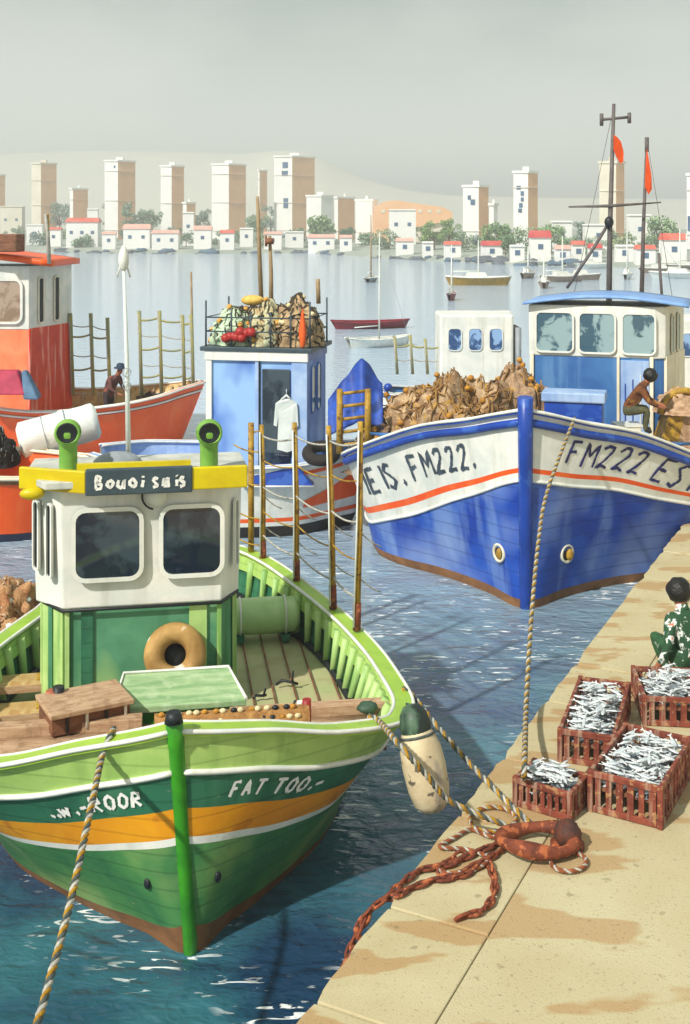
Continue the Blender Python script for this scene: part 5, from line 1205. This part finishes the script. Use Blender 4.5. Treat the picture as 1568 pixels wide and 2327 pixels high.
# cabin: world aligned, turned a little so that its right flank shows
c0 = Wd(470, 1045, 24.6); CR = R(-14); CM = PM[cb_.name].inverted() @ Matrix.Translation(V((c0.x, c0.y, 0))) @ Matrix.Rotation(-CR * -1, 4, 'Z') if False else PM[cb_.name].inverted() @ Matrix.Translation(V((c0.x, c0.y, 0))) @ Matrix.Rotation(R(-12), 4, 'Z')
cw, cdp = 2.22, 1.75
def cp(x, y, z=0): return CM @ V((x, y, z))
def cbox(x, y, z, w, d, h, m, nm, parent=None, bev=.01, label=None):
    P = [cp(x + sx * w / 2, y + sy * d / 2, z + sz * h / 2) for sz in (-1, 1) for sy in (-1, 1) for sx in (-1, 1)]
    return MB().add(P, [(0, 2, 3, 1), (4, 5, 7, 6), (0, 1, 5, 4), (2, 6, 7, 3), (0, 4, 6, 2), (1, 3, 7, 5)]).build(nm, m, parent or cb_, label, bevel=bev)
ztop = 3.78
cbox(cw / 2, cdp / 2, (1.0 + ztop) / 2, cw, cdp, ztop - 1.0, cblue, 'wall', bev=.02)
cbox(.06, -.02, 2.4, .13, .07, 2.8, white, 'corner_post'); cbox(cw / 2, -.03, ztop - .09, cw + .06, .09, .2, white, 'lintel')
cbox(1.14, -.02, 2.35, .10, .05, 2.6, skyblue, 'door_post'); cbox(cw - .16, -.02, 2.3, .34, .05, 2.6, skyblue, 'wall_panel')
cbox(1.18, -.03, 2.4, .03, .05, 2.65, dark, 'downpipe')
dm = cbox(1.55, -.02, 2.35, .62, .05, 2.15, glass, 'doorway', bev=.05)
hg = thing('hanging_oilskin', 'white oilskin smock hanging in the dark doorway of the blue cabin', 'oilskin', PM[cb_.name] @ cp(1.80, -.12, 2.3))
ol = [(-.10, .52), (.10, .52), (.24, .42), (.27, -.05), (.19, -.08), (.17, .15), (.20, -.55), (.02, -.60), (-.20, -.54), (-.17, .15), (-.21, -.06), (-.28, -.03), (-.24, .42)]
mb = MB(); n_o = len(ol); mb.add([V((x * .95, -.05 - .015 * math.sin(x * 20), z)) for x, z in ol] + [V((x * .95, .03, z)) for x, z in ol], [tuple(range(n_o)), tuple(range(n_o, 2 * n_o))[::-1]] + [(i, (i + 1) % n_o, n_o + (i + 1) % n_o, n_o + i) for i in range(n_o)])
mb.build('smock', canvas, hg, bevel=.02)
MB().tube([(-.1, -.03, .5), (0, -.05, .6), (.1, -.03, .5)], .03, 6).build('collar', canvas, hg)
MB().tube([(0, .02, .58), (0, .03, .72)], .012, 5).build('hook', steel, hg)
for x_ in (.62, 1.15): 
    c = cp(cw + .004, x_ - .1, 2.95); rt = cp(0, 1, 0) - cp(0, 0, 0); window(cb_, c, rt, (0, 0, 1), .3, 1.0, cblue, glass, r=.12, fw=.03, proud=.02)
cbox(cw / 2, cdp / 2, ztop + .05, cw + .25, cdp + .2, .09, slate, 'roof')
cbox(cw + .01, cdp / 2, ztop - .05, .05, cdp, .28, blue, 'flank_trim')
# rack on the roof
rk = thing('roof_rack', 'wire rack on the blue cabin roof', 'rack', PM[cb_.name] @ cp(0, 0, ztop + .1), 0); RM = Matrix.Rotation(R(-12), 4, 'Z')
def rp3(x, y, z): return RM @ V((x, y, z))
for x in (-.02, .55, .98, 1.42, 1.86, 2.28):
    MB().tube([rp3(x, 0, 0), rp3(x, 0, .98 if x in (-.02, 2.28) else .75)], .022, 6).build('upright', slate, rk)
for x in (-.02, 2.28): MB().tube([rp3(x, 1.6, 0), rp3(x, 1.6, .98)], .022, 6).build('upright', slate, rk)
for z in (.32, .62): MB().tube([rp3(-.02, 0, z), rp3(2.28, 0, z), rp3(2.28, 1.6, z), rp3(-.02, 1.6, z)], .016, 5, closed=True).build('rail', slate, rk)
def net_in_rack(x, y, r, m, seed, label, lm, fm=None, nf=10):
    q = PM[rk.name] @ rp3(x, y, 0); t = thing('rack_net', label, 'net', q, 0, 'nets in the roof rack'); heap(t, (0, 0, 0), r, m, seed=seed, rough=.17, loops=70, loopm=lm, floats=nf, fm=fm, lr=.014); return t
dkt = mat('dark_twine', '4a4438', '3a3228', .9, 8, .3)
net_in_rack(.5, .7, (.62, .6, .78), jade, 51, 'pale jade net with amber floats at the left in the roof rack', dkt, mat('amber_float', 'e0ac55', 'c48f3c'), 16)
net_in_rack(1.15, .7, (.62, .6, .9), mat('sage_net', 'c8d2b0', 'b89c6c', .9, 6, .8, 18, net=18), 52, 'sage and tan net in the middle of the roof rack', dkt, mat('amber_float', ''), 12)
net_in_rack(1.82, .7, (.55, .6, .98), mat('tan_rack_net', 'd4b88a', '9c8060', .9, 6, .8, 18, net=18), 53, 'tan net heaped highest at the right of the roof rack', dkt, corkp, 10)
rnd = random.Random(9)
for k in range(9):
    q = PM[rk.name] @ rp3(.42 + .075 * k + rnd.uniform(-.04, .04), .02 + rnd.uniform(0, .06), .16 + rnd.uniform(0, .22) * (1 if k > 3 else .5))
    o = MB().ell((0, 0, 0), (.11, .10, .10), 12, 8).build('red_float', redf); o.location = q; tag(o, 'round red float lying at the front of the roof rack', 'float', 'red floats in the roof rack')
q = PM[rk.name] @ rp3(2.13, -.03, .30); o = MB().lathe([(0, -.32), (.05, -.25), (.085, .02), (.06, .22), (.03, .42), (0, .55)], (0, 0, 0), 12).build('orange_buoy', orange); o.location = q; tag(o, 'slim orange marker buoy standing at the right end of the roof rack', 'buoy')
q = PM[rk.name] @ rp3(.82, .7, .95); o = MB().ell((0, 0, 0), (.26, .2, .12), 14, 8).build('straw_hat_float', mat('straw_yellow', 'e6c46a', 'c9a048', .8, 6, .2)); o.location = q; tag(o, 'flat straw yellow float lying on top of the rack nets', 'float'); o.name = 'flat_float'
for px, pt_, pb, mname in ((586, 386, 690, 0), (614, 536, 700, 1)):
    world_tube(cb_, [Wd(px + 8 - 6 * mname, pb, 25.8), Wd(px + 2, (pt_ + pb) / 2, 25.8), Wd(px - 1, pt_ + 60 * (1 - mname), 25.8)], [.055, .045, .035], mastb, 'mast')
world_tube(cb_, [Wd(602, 548, 25.7), Wd(622, 548, 25.7)], .07, woodd, 'mast_block'); world_tube(cb_, [Wd(604, 535, 25.7), Wd(605, 560, 25.7)], .03, woodd, 'mast_block')
world_tube(cb_, [Wd(724, 690, 25.8), Wd(722, 634, 25.8)], .05, mastb, 'short_pole')
# gear on its foredeck
q = Wd(610, 1040, 23.6); t = thing('deck_locker', 'blue wedge shaped deck cover in front of the blue cabin', 'locker', (q.x, q.y, 1.12)); MB().prism([(-.55, -.22), (.95, -.22), (.95, .3), (-.55, .3)], 0, .4, 0, [(-.15, -.1), (.6, -.1), (.6, .2), (-.15, .2)]).build('cover', blue, t, bevel=.03); MB().tube([(-.55, -.24, .02), (.95, -.24, .02)], .02, 6).build('piping', white, t)
o = ring_mesh(.28, .12, squash=1).build('tyre_fender', mat('rubber', '2e2622', '1c1917', .8, 8, .3)); o.location = (Wd(730, 1030, 23.5)); o.rotation_euler = (R(20), 0, 0); tag(o, 'worn black tyre lying on the foredeck beside the blue cabin', 'tyre fender')
# ================================================================ WHITE BOATS BEHIND
def white_boat(origin, L, label, hx_, w, ztop_, nwin, side_brown=False, rz=R(90)):
    t = thing('white_boat', label, 'boat', origin, rz, 'fishing boats moored in the harbour')
    h = Hull(L, [(0, .04, 1.7), (.3, .7, 1.6), (1.3, 1.3, 1.4), (L * .6, 1.4, 1.35), (L - .4, 1.0, 1.5), (L, .1, 1.55)], [(0, .02), (.8, .6), (2, 1.1), (L * .7, 1.1), (L, .05)], rake=.4)
    h.shell([.1, .9, 1.0], [navy, white, midblue], t); h.deck(.9, .05, tan, t, pa=.1); h.rail(.1, .05, .05, [midblue, white], t, edge=.02)
    y_ = (origin[0] - hx_); 
    MB().prism([(-1.0, y_), (-1.0, y_ - w), (.9, y_ - w - .2), (.9, y_)], .9, ztop_).build('wheelhouse', white, t, bevel=.06)
    for k in range(nwin): window(t, (-1.01, y_ - w * (.2 + .28 * k), ztop_ - .72), (0, -1, 0), (0, 0, 1), w * .17, .62, white, glassw, r=.1, fw=.03, proud=.02)
    return t, h, y_
glassw = mat('blue_window_glass', '3a5580', '8fb0d8', .1, 2.5, 0, lo=.45, hi=.52)
wb, wh, wy = white_boat((8.2, 34.5, 0), 7.2, 'white boat with three small windows half hidden behind the brown nets', Wd(1000, 0, 33.5).x, 2.15, 3.88, 3)
for k in range(4): MB().tube([(-.95 + .35 * k, wy - 2.3, .95), (-.95 + .35 * k, wy - 2.3, 3.5)], .09, 7).build('flank_pipe', greyp if k < 2 else woodd, wb)
pole_row(wb, (897, 932, 966, 1001), 34.2, (766, 762, 770, 768), 850, (.4, .75), r=.05)
wb2, wh2, wy2 = white_boat((11.6, 32.8, 0), 4.2, 'white boat with blue window showing at the right edge behind the trawler', Wd(1531, 0, 31.8).x, 2.0, 3.9, 2)
# ================================================================ DISTANT BOATS ON THE WATER
def sail_boat(px, pw, L, label, hullm, mtop=None, trim=None, heading=0.0, hh=.5, cover=None, group='small boats at their moorings', cabin=False, dinghy=False, mast_m=None):
    o = W(px, pw, 0); t = thing('small_boat' if mtop is None else 'sailing_boat', label, 'boat' if mtop is None else 'sailing boat', o, heading, group)
    B = L * .17
    def fn(side):
        def f(u, v):
            w = B * (math.sin(math.pi * min(1, u * .93 + .07)) ** .7) * (.35 + .65 * v) * (1 if u < .999 else .0) ; x = (u - .5) * L * (.86 + .14 * v)
            return V((x, side * w, -.15 + (hh + .15 + .12 * (2 * u - 1) ** 2) * v))
        return f
    mb = MB()
    for sd_ in (-1, 1): mb.grid(fn(sd_), 18, 5)
    mb.build('hull', hullm, t)
    dk = MB(); dk.grid(lambda u, v: fn(-1)(u, .86).lerp(fn(1)(u, .86), v), 18, 2); dk.build('deck', (cover or (greyp if dinghy else white)), t)
    r_ = MB()
    for sd_ in (-1, 1): r_.tube([fn(sd_)(i / 18, 1) for i in range(19)], .05 * L / 5, 5)
    r_.build('gunwale', trim or white, t)
    if mtop is not None:
        h = H + (YH - mtop) * o.y / F; 
        MB().tube([(0, 0, hh * .5), (0, 0, h * .5), (0, 0, h)], [.07 * o.y / 90, .06 * o.y / 90, .035 * o.y / 90], 6).build('mast', mast_m or white, t)
        MB().tube([(0, 0, hh + .7), (-L * .38, 0, hh + .65)], .05 * o.y / 90, 6).build('boom', cover or canvas, t)
        MB().tube([(0, 0, h * .97), (L * .46, 0, hh)], .012 * o.y / 90, 4).build('forestay', steel, t)
    if cabin:
        MB().prism([(-L * .2, -B * .55), (L * .18, -B * .5), (L * .18, B * .5), (-L * .2, B * .55)], hh * .7, hh + .55, 0, [(-L * .18, -B * .42), (L * .1, -B * .35), (L * .1, B * .35), (-L * .18, B * .42)]).build('cabin', white, t)
    return t
darkred = mat('dark_red_hull', '8c1f30', '6c1826', .5, 3, .05); ochh = mat('ochre_hull', 'b08a20', '8c6c1c', .5, 3, .05); brh = mat('brown_hull', '9a8474', '86705f', .6, 3, .05)
sail_boat(843, 746, 5.2, 'low dark red rowing boat with white bow floating right of the roof rack', darkred, trim=darkred, heading=R(14), hh=.42, cover=darkred)
sail_boat(862, 788, 4.0, 'white dinghy with grey inside lying in front of the dark red rowing boat', white, heading=R(28), hh=.45, dinghy=True, mtop=528)
sail_boat(1026, 682, 2.6, 'small white sloop with dark red stern seen end on', darkred, mtop=556, heading=R(75), hh=.6, cover=white, trim=white)
sail_boat(1087, 648, 7.5, 'white sailing boat with ochre hull, alone in open water near the far trees', ochh, mtop=545, heading=R(-6), hh=.9, trim=white, cabin=True)
for i, (px, pw, L, mt, hm_, hd, lb) in enumerate((
    (1200, 632, 4.5, 560, brh, 60, 'brown and white boat nearest the striped tower, first of the moored row'),
    (1236, 654, 4.0, 578, brh, 80, 'white boat with brown waterline just above the trawler roof left end'),
    (1278, 640, 6.0, 536, brh, 20, 'white sloop with brown hull left of the slanting boom'),
    (1322, 636, 5.0, None, brh, 5, 'low brown boat without mast right of the slanting boom'),
    (1425, 634, 4.5, 525, white, 70, 'white sloop between the two trawler masts'),
    (1500, 620, 6.5, 545, brh, 10, 'brown and white boat right of the second trawler mast'),
    (1545, 632, 8.0, 520, white, -30, 'large white yacht at the right edge of the anchorage'),
    (1560, 612, 7.0, 530, brh, 15, 'brown motor sailer behind the large white yacht'),
    (1345, 610, 6.0, 560, white, 15, 'white motor boat against the shore under the crimson boat hut'),
    (1240, 603, 7.0, None, white, 10, 'white launch with blue trim moored under the dark red cabin'))):
    sail_boat(px, pw, L, lb, hm_, mtop=mt, heading=R(hd), hh=.7, cabin=True, trim=white)
sail_boat(843, 640, 5.5, 'grey sloop with tall tan mast standing off the square white block', greyp, mtop=488, heading=R(80), hh=.5, mast_m=mastb)
# ================================================================ QUAY GEAR
def crate(label, fl, fr, depth, hgt, nslat=6):
    """fl, fr: front corners on the quay; the box runs back from them"""
    fl, fr = V(fl), V(fr); ux = (fr - fl); w = ux.length; rz = math.atan2(ux.y, ux.x)
    t = thing('fish_crate', label, 'crate', fl, rz, 'slatted fish crates on the quay'); r_ = random.Random(w * 100)
    def side(x0, y0, x1, y1, n, nm):
        a, b = V((x0, y0, 0)), V((x1, y1, 0)); u = (b - a).normalized(); L = (b - a).length; ang = math.atan2(u.y, u.x); mb = MB()
        m = (a + b) / 2
        o = MB().box((m.x, m.y, hgt - .03), (L, .04, .06), ang).build('rim', crateM, t, bevel=.008)
        MB().box((m.x, m.y, .03), (L - .01, .035, .06), ang).build('rim', crateM, t, bevel=.008)
        for k in range(n):
            c = a.lerp(b, (k + .5) / n); MB().box((c.x, c.y, hgt / 2), (L / n * r_.uniform(.5, .66), .018, hgt - .10), ang).build('slat', crateM, t, bevel=.004)
    side(.02, 0, w - .02, 0, nslat, 'front'); side(w, .02, w, depth - .02, max(4, int(nslat * depth / w)), 'r'); side(w - .02, depth, .02, depth, nslat, 'b'); side(0, depth - .02, 0, .02, max(4, int(nslat * depth / w)), 'l')
    for x, y in ((0, 0), (w, 0), (w, depth), (0, depth)): MB().box((x, y, hgt / 2), (.05, .05, hgt + .01), 0).build('corner_post', crateM, t, bevel=.006)
    MB().box((w / 2, depth / 2, hgt * .55), (w - .05, depth - .05, .03)).build('bottom_board', woodd, t)
    return t, w, depth, hgt
protof = None
fishd = mat('grey_fish', '8f9ca2', '5c6a74', .35, 9, .1, 60, metal=.1, spec=.6)
def fish_mesh():
    me = MB(); prof = [(0, 0, 0), (.02, .010, .014), (.06, .014, .023), (.11, .012, .021), (.15, .008, .012), (.175, .003, .005)]
    n = 10
    vs = [V((x, a * math.cos(2 * math.pi * j / n), b * math.sin(2 * math.pi * j / n))) for x, a, b in prof for j in range(n)]
    me.add(vs, [(i * n + j, i * n + (j + 1) % n, (i + 1) * n + (j + 1) % n, (i + 1) * n + j) for i in range(len(prof) - 1) for j in range(n)], 0, True)
    me.add([V((.172, 0, 0)), V((.215, .002, .028)), V((.20, 0, 0)), V((.215, .002, -.026)), V((.172, .004, 0)), V((.215, .006, .028)), V((.20, .004, 0)), V((.215, .006, -.026))], [(0, 1, 2), (0, 2, 3), (4, 6, 5), (4, 7, 6), (0, 4, 5, 1), (1, 5, 6, 2), (2, 6, 7, 3), (3, 7, 4, 0)])
    me.add([V((.07, -.002, .03)), V((.10, -.002, .047)), V((.12, -.002, .028)), V((.07, .002, .03)), V((.10, .002, .047)), V((.12, .002, .028))], [(0, 1, 2), (3, 5, 4), (0, 3, 4, 1), (1, 4, 5, 2)])
    return me
def fill(cr, n, label, seed, group):
    global protof
    t, w, dp, hg_ = cr; M = PM[t.name]; r_ = random.Random(seed); rz0 = t.rotation_euler.z
    bed = MB(); src = fish_mesh()
    for k in range(int(w * dp * 420)):
        x, y = r_.uniform(.06, w - .06), r_.uniform(.06, dp - .06); z = hg_ * .60 + r_.uniform(-.02, .05); a = r_.choice((0, math.pi)) + r_.gauss(.3, .8)
        Mx = Matrix.Translation(V((x, y, z)) - Matrix.Rotation(a, 3, 'Z') @ V((.07, 0, 0))) @ Matrix.Rotation(a, 4, 'Z') @ Matrix.Rotation(r_.uniform(-.2, .2), 4, 'Y') @ Matrix.Rotation(r_.choice((1.4, -1.4)) + r_.uniform(-.3, .3), 4, 'X') @ Matrix.Scale(r_.uniform(.6, .85), 4)
        o0 = len(bed.v); bed.v += [Mx @ q for q in src.v]; bed.f += [[i + o0 for i in f] for f in src.f]; bed.m += [k % 2] * len(src.f); bed.sm += src.sm
    bo_ = bed.build('packed_fish', [fishm, fishd]); bo_.location = t.location; bo_.rotation_euler = t.rotation_euler; tag(bo_, label.replace('silver fish heaped', 'small packed fish under the top layer'), 'fish', None, 'stuff')
    for k in range(n):
        x, y = r_.uniform(.08, w - .08), r_.uniform(.07, dp - .07); e = 1 - max(abs(2 * x / w - 1), abs(2 * y / dp - 1)) ** 3
        z = hg_ * .62 + r_.uniform(.02, .10) * (.4 + e) + .09 * e
        if protof is None:
            protof = fish_mesh().build('silver_fish', fishm); o = protof
        else: o = protof.copy(); COL.objects.link(o)
        p = M @ V((x, y, z)); a = rz0 + r_.choice((0, math.pi)) + r_.gauss(.3, .7); o.rotation_euler = (r_.choice((R(75), R(-75), R(90))) + r_.uniform(-.3, .3), r_.uniform(-.25, .25), a)
        d = Matrix.Rotation(a, 3, 'Z') @ V((.075, 0, 0)); o.location = p - d
        for kk in ('label', 'category', 'group'):
            if kk in o: del o[kk]
        sc_ = r_.uniform(.7, 1.0); o.scale = (sc_, sc_ * r_.uniform(.85, 1.15), sc_); tag(o, label, 'fish', group)
cr3 = crate('small crate of fish nearest the mooring ring, lowest and leftmost of the four', (1.60, 10.72, QZ), (2.05, 10.42, QZ), .42, .27, 7)
cr4 = crate('large front crate of fish on the right, cut by the picture edge', (2.28, 10.62, QZ), (2.84, 10.30, QZ), 1.15, .38, 6)
cr1 = crate('long crate of fish at the left rear, reaching back beside the quay edge', (2.18, 11.60, QZ), (2.68, 11.42, QZ), 1.42, .34, 5)
cr2 = crate('wide rear crate of fish right in front of the crouching person', (3.26, 12.45, QZ), (4.2, 12.35, QZ), .85, .32, 8)
cr1[0].rotation_euler.z
fill(cr3, 48, 'silver fish heaped in the small front crate', 1, 'fish in the small front crate')
fill(cr4, 90, 'silver fish heaped in the large front crate at the right', 2, 'fish in the large front crate')
fill(cr1, 88, 'silver fish heaped in the long left rear crate', 3, 'fish in the long rear crate')
fill(cr2, 70, 'silver fish heaped in the wide rear crate by the person', 4, 'fish in the wide rear crate')
# mooring ring
c = W(1220, 1908, QZ + .1)
mr = thing('mooring_ring', 'big rusty iron mooring ring with thick eye lying on the quay below the crates', 'mooring ring', c)
mb = MB(); mb.tube([V((.315 * math.cos(t), .205 * math.sin(t), .02 * math.sin(t * 2))) for t in [k * math.pi / 20 for k in range(40)]], [.058 + .014 * math.sin(k * .5) for k in range(40)], 12, closed=True); mb.build('ring', rust, mr)
mb = MB(); mb.ell((.28, .06, .02), (.12, .13, .12), 16, 10, rough=.12, seed=2); mb.build('eye_bolt', mat('dark_rust', '5c3020', '2e2422', .7, 8, .5, 50), mr)
MB().lathe([(.15, -.10), (.15, -.07), (.10, -.06), (0, -.06)], (.28, .08, 0), 18).build('base_plate', rust, mr)
# chains
def chain_mesh(path, R0=.045, r0=.014):
    Ls = [0]
    for i in range(1, len(path)): Ls.append(Ls[-1] + (path[i] - path[i - 1]).length)
    step = R0 * 2.3; n = max(3, int(Ls[-1] / step)); mb = MB(); j = 0
    pts = []
    for i in range(n + 1):
        d = Ls[-1] * i / n
        while j < len(Ls) - 2 and Ls[j + 1] < d: j += 1
        pts.append(path[j].lerp(path[j + 1], (d - Ls[j]) / max(1e-6, Ls[j + 1] - Ls[j])))
    for i in range(n):
        a, b = pts[i], pts[i + 1]; d = (b - a).normalized(); u = d.cross(V((0, 0, 1)))
        if u.length < .1: u = V((1, 0, 0))
        u.normalize(); w = d.cross(u); s_ = u if i % 2 else (u * .45 + w * .89).normalized(); m = (a + b) / 2; hl = (b - a).length * .72
        mb.tube([m + d * hl * math.cos(t) + s_ * R0 * .62 * math.sin(t) for t in [k * math.pi / 5 for k in range(10)]], r0, 6, closed=True)
    return mb
def on_quay(pts, h=.03): return smooth_path([W(x, y, QZ + h) for x, y in pts], 8)
CH = 'rusty chains and ropes around the mooring ring'
edge_pt = lambda px, py: W(px, py, QZ + .02)
def chain(pts, label, tail=None):
    P = on_quay(pts)
    if tail:
        P = P + smooth_path([P[-1]] + [V(q) for q in tail], 6)[1:]
    o = chain_mesh(P).build('rusty_chain', rust); o2 = P[0].copy(); 
    for v in o.data.vertices: v.co -= o2
    o.location = o2; tag(o, label, 'chain', CH)
def over(px, py, drops):
    b = W(px, py, QZ); e = b - QN * .03
    return [e + V((0, 0, -.02)) - QN * .10 + QD * d1 + V((0, 0, dz)) for d1, dz in drops]
chain([(1140, 1915), (1085, 1935), (1020, 1965), (960, 1975), (915, 2005), (885, 2035)], 'rusty chain running from the mooring ring over the quay edge into the water', over(885, 2030, [(-.25, -.1), (-.6, -.35), (-1.0, -.75), (-1.3, -1.1)]))
chain([(1120, 1945), (1050, 1990), (985, 2000), (930, 2020), (902, 2035)], 'second rusty chain beside the first, slacker and closer to the camera', over(890, 2040, [(-.05, -.05), (-.4, -.15), (-.8, -.4), (-1.2, -.9)]))
chain([(1110, 1960), (1124, 2000), (1120, 2040), (1095, 2070), (1060, 2080), (1040, 2088)], 'loose tail of rusty chain curling toward the camera below the ring')
chain([(1145, 1930), (1090, 1960), (1020, 1995), (1000, 1975), (1050, 1940)], 'rusty chain folded back on itself left of the ring')
def rope_obj(path, label, mats, r=.03, pitch=.16, cat='rope', group=None, strands=3, nm='mooring_rope'):
    o = rope_mesh(path, r, pitch, strands).build(nm, mats); p0_ = path[0].copy()
    for v in o.data.vertices: v.co -= p0_
    o.location = p0_; tag(o, label, cat, group); return o
rusty_r = mat('rust_rope', '9c5a34', '6c3a22', .9, 12, .4, 60)
lp = lambda cx, cy, rx, ry, n=14, ph=0, k=1.0: [(cx + rx * math.cos(ph + 2 * math.pi * k * i / n), cy + ry * math.sin(ph + 2 * math.pi * k * i / n)) for i in range(n + 1)]
rope_obj(on_quay(lp(1292, 1958, 40, 22, ph=3.4, k=.97)), 'small loop of rusty rope lying right below the mooring ring', [rusty_r, rusty_r, ropew], .018, .10, group=CH)
rope_obj(on_quay(lp(1120, 1862, 52, 28, ph=1, k=.95)), 'loop of rusty rope lying above the chains at the quay edge', [rusty_r, ropey, ropew], .018, .10, group=CH)
rope_obj(on_quay([(1150, 1905), (1110, 1900), (1070, 1885), (1030, 1905), (1000, 1925), (1060, 1930), (1110, 1950), (1080, 1975), (1020, 1985), (990, 1970)]), 'tangled rusty rope left of the mooring ring', [rusty_r, rusty_r, ropew], .018, .10, group=CH)
# mooring ropes
MR = 'twisted mooring ropes'
YW = [ropey, ropew, ropeg]
ringp = W(1175, 1885, QZ + .08)
a0 = GM @ gh.pt(1, px_solve(gh, GM, 1, 1, 868, .03, .33), 1, out=-.04, dz=.07)
rope_obj(smooth_path([a0 + V((-.10, .12, .0)), a0, Wd(905, 1690, 9.95), Wd(968, 1760, 9.9), Wd(1030, 1825, 10.0), ringp], 8), 'front mooring rope from the green bow across the cream buoy to the ring', YW, .025, .16, group=MR)
a1 = GM @ gh.pt(1, .47, 1, out=-.02, dz=.07)
rope_obj(smooth_path([a1] + catenary(a1 + V((.1, -.05, -.05)), W(1215, 1880, QZ + .1), .06, 8), 6), 'rear mooring rope from the green gunwale passing behind the buoy to the ring', YW, .025, .16, group=MR)
a2 = GM @ gh.pt(-1, px_solve(gh, GM, -1, 1, 246, .02, .3), 1, out=-.03, dz=.06)
rope_obj(smooth_path([a2 + V((0, .2, .0)), a2 + V((0, 0, .01)), Wd(232, 1720, a2.y - .12), Wd(208, 1830, 8.9), Wd(160, 2050, 8.0), Wd(112, 2230, 7.4), Wd(64, 2400, 6.9)], 8), 'long rope running from the green bow down out of the picture at lower left', YW, .026, .16, group=MR)
a3 = TM @ th.pt(1, .17, 1, out=-.02, dz=.10)
rope_obj(smooth_path([a3, Wd(1246, 1110, 17.2), Wd(1225, 1220, 16.0), Wd(1208, 1400, 14.2), Wd(1196, 1600, 12.4), W(1192, 1740, QZ + .45), W(1190, 1780, QZ + .05), W(1200, 1800, QZ + .03)], 8), 'long ochre and white rope hanging from the trawler bow to the quay beside the crates', YW, .027, .17, group=MR)
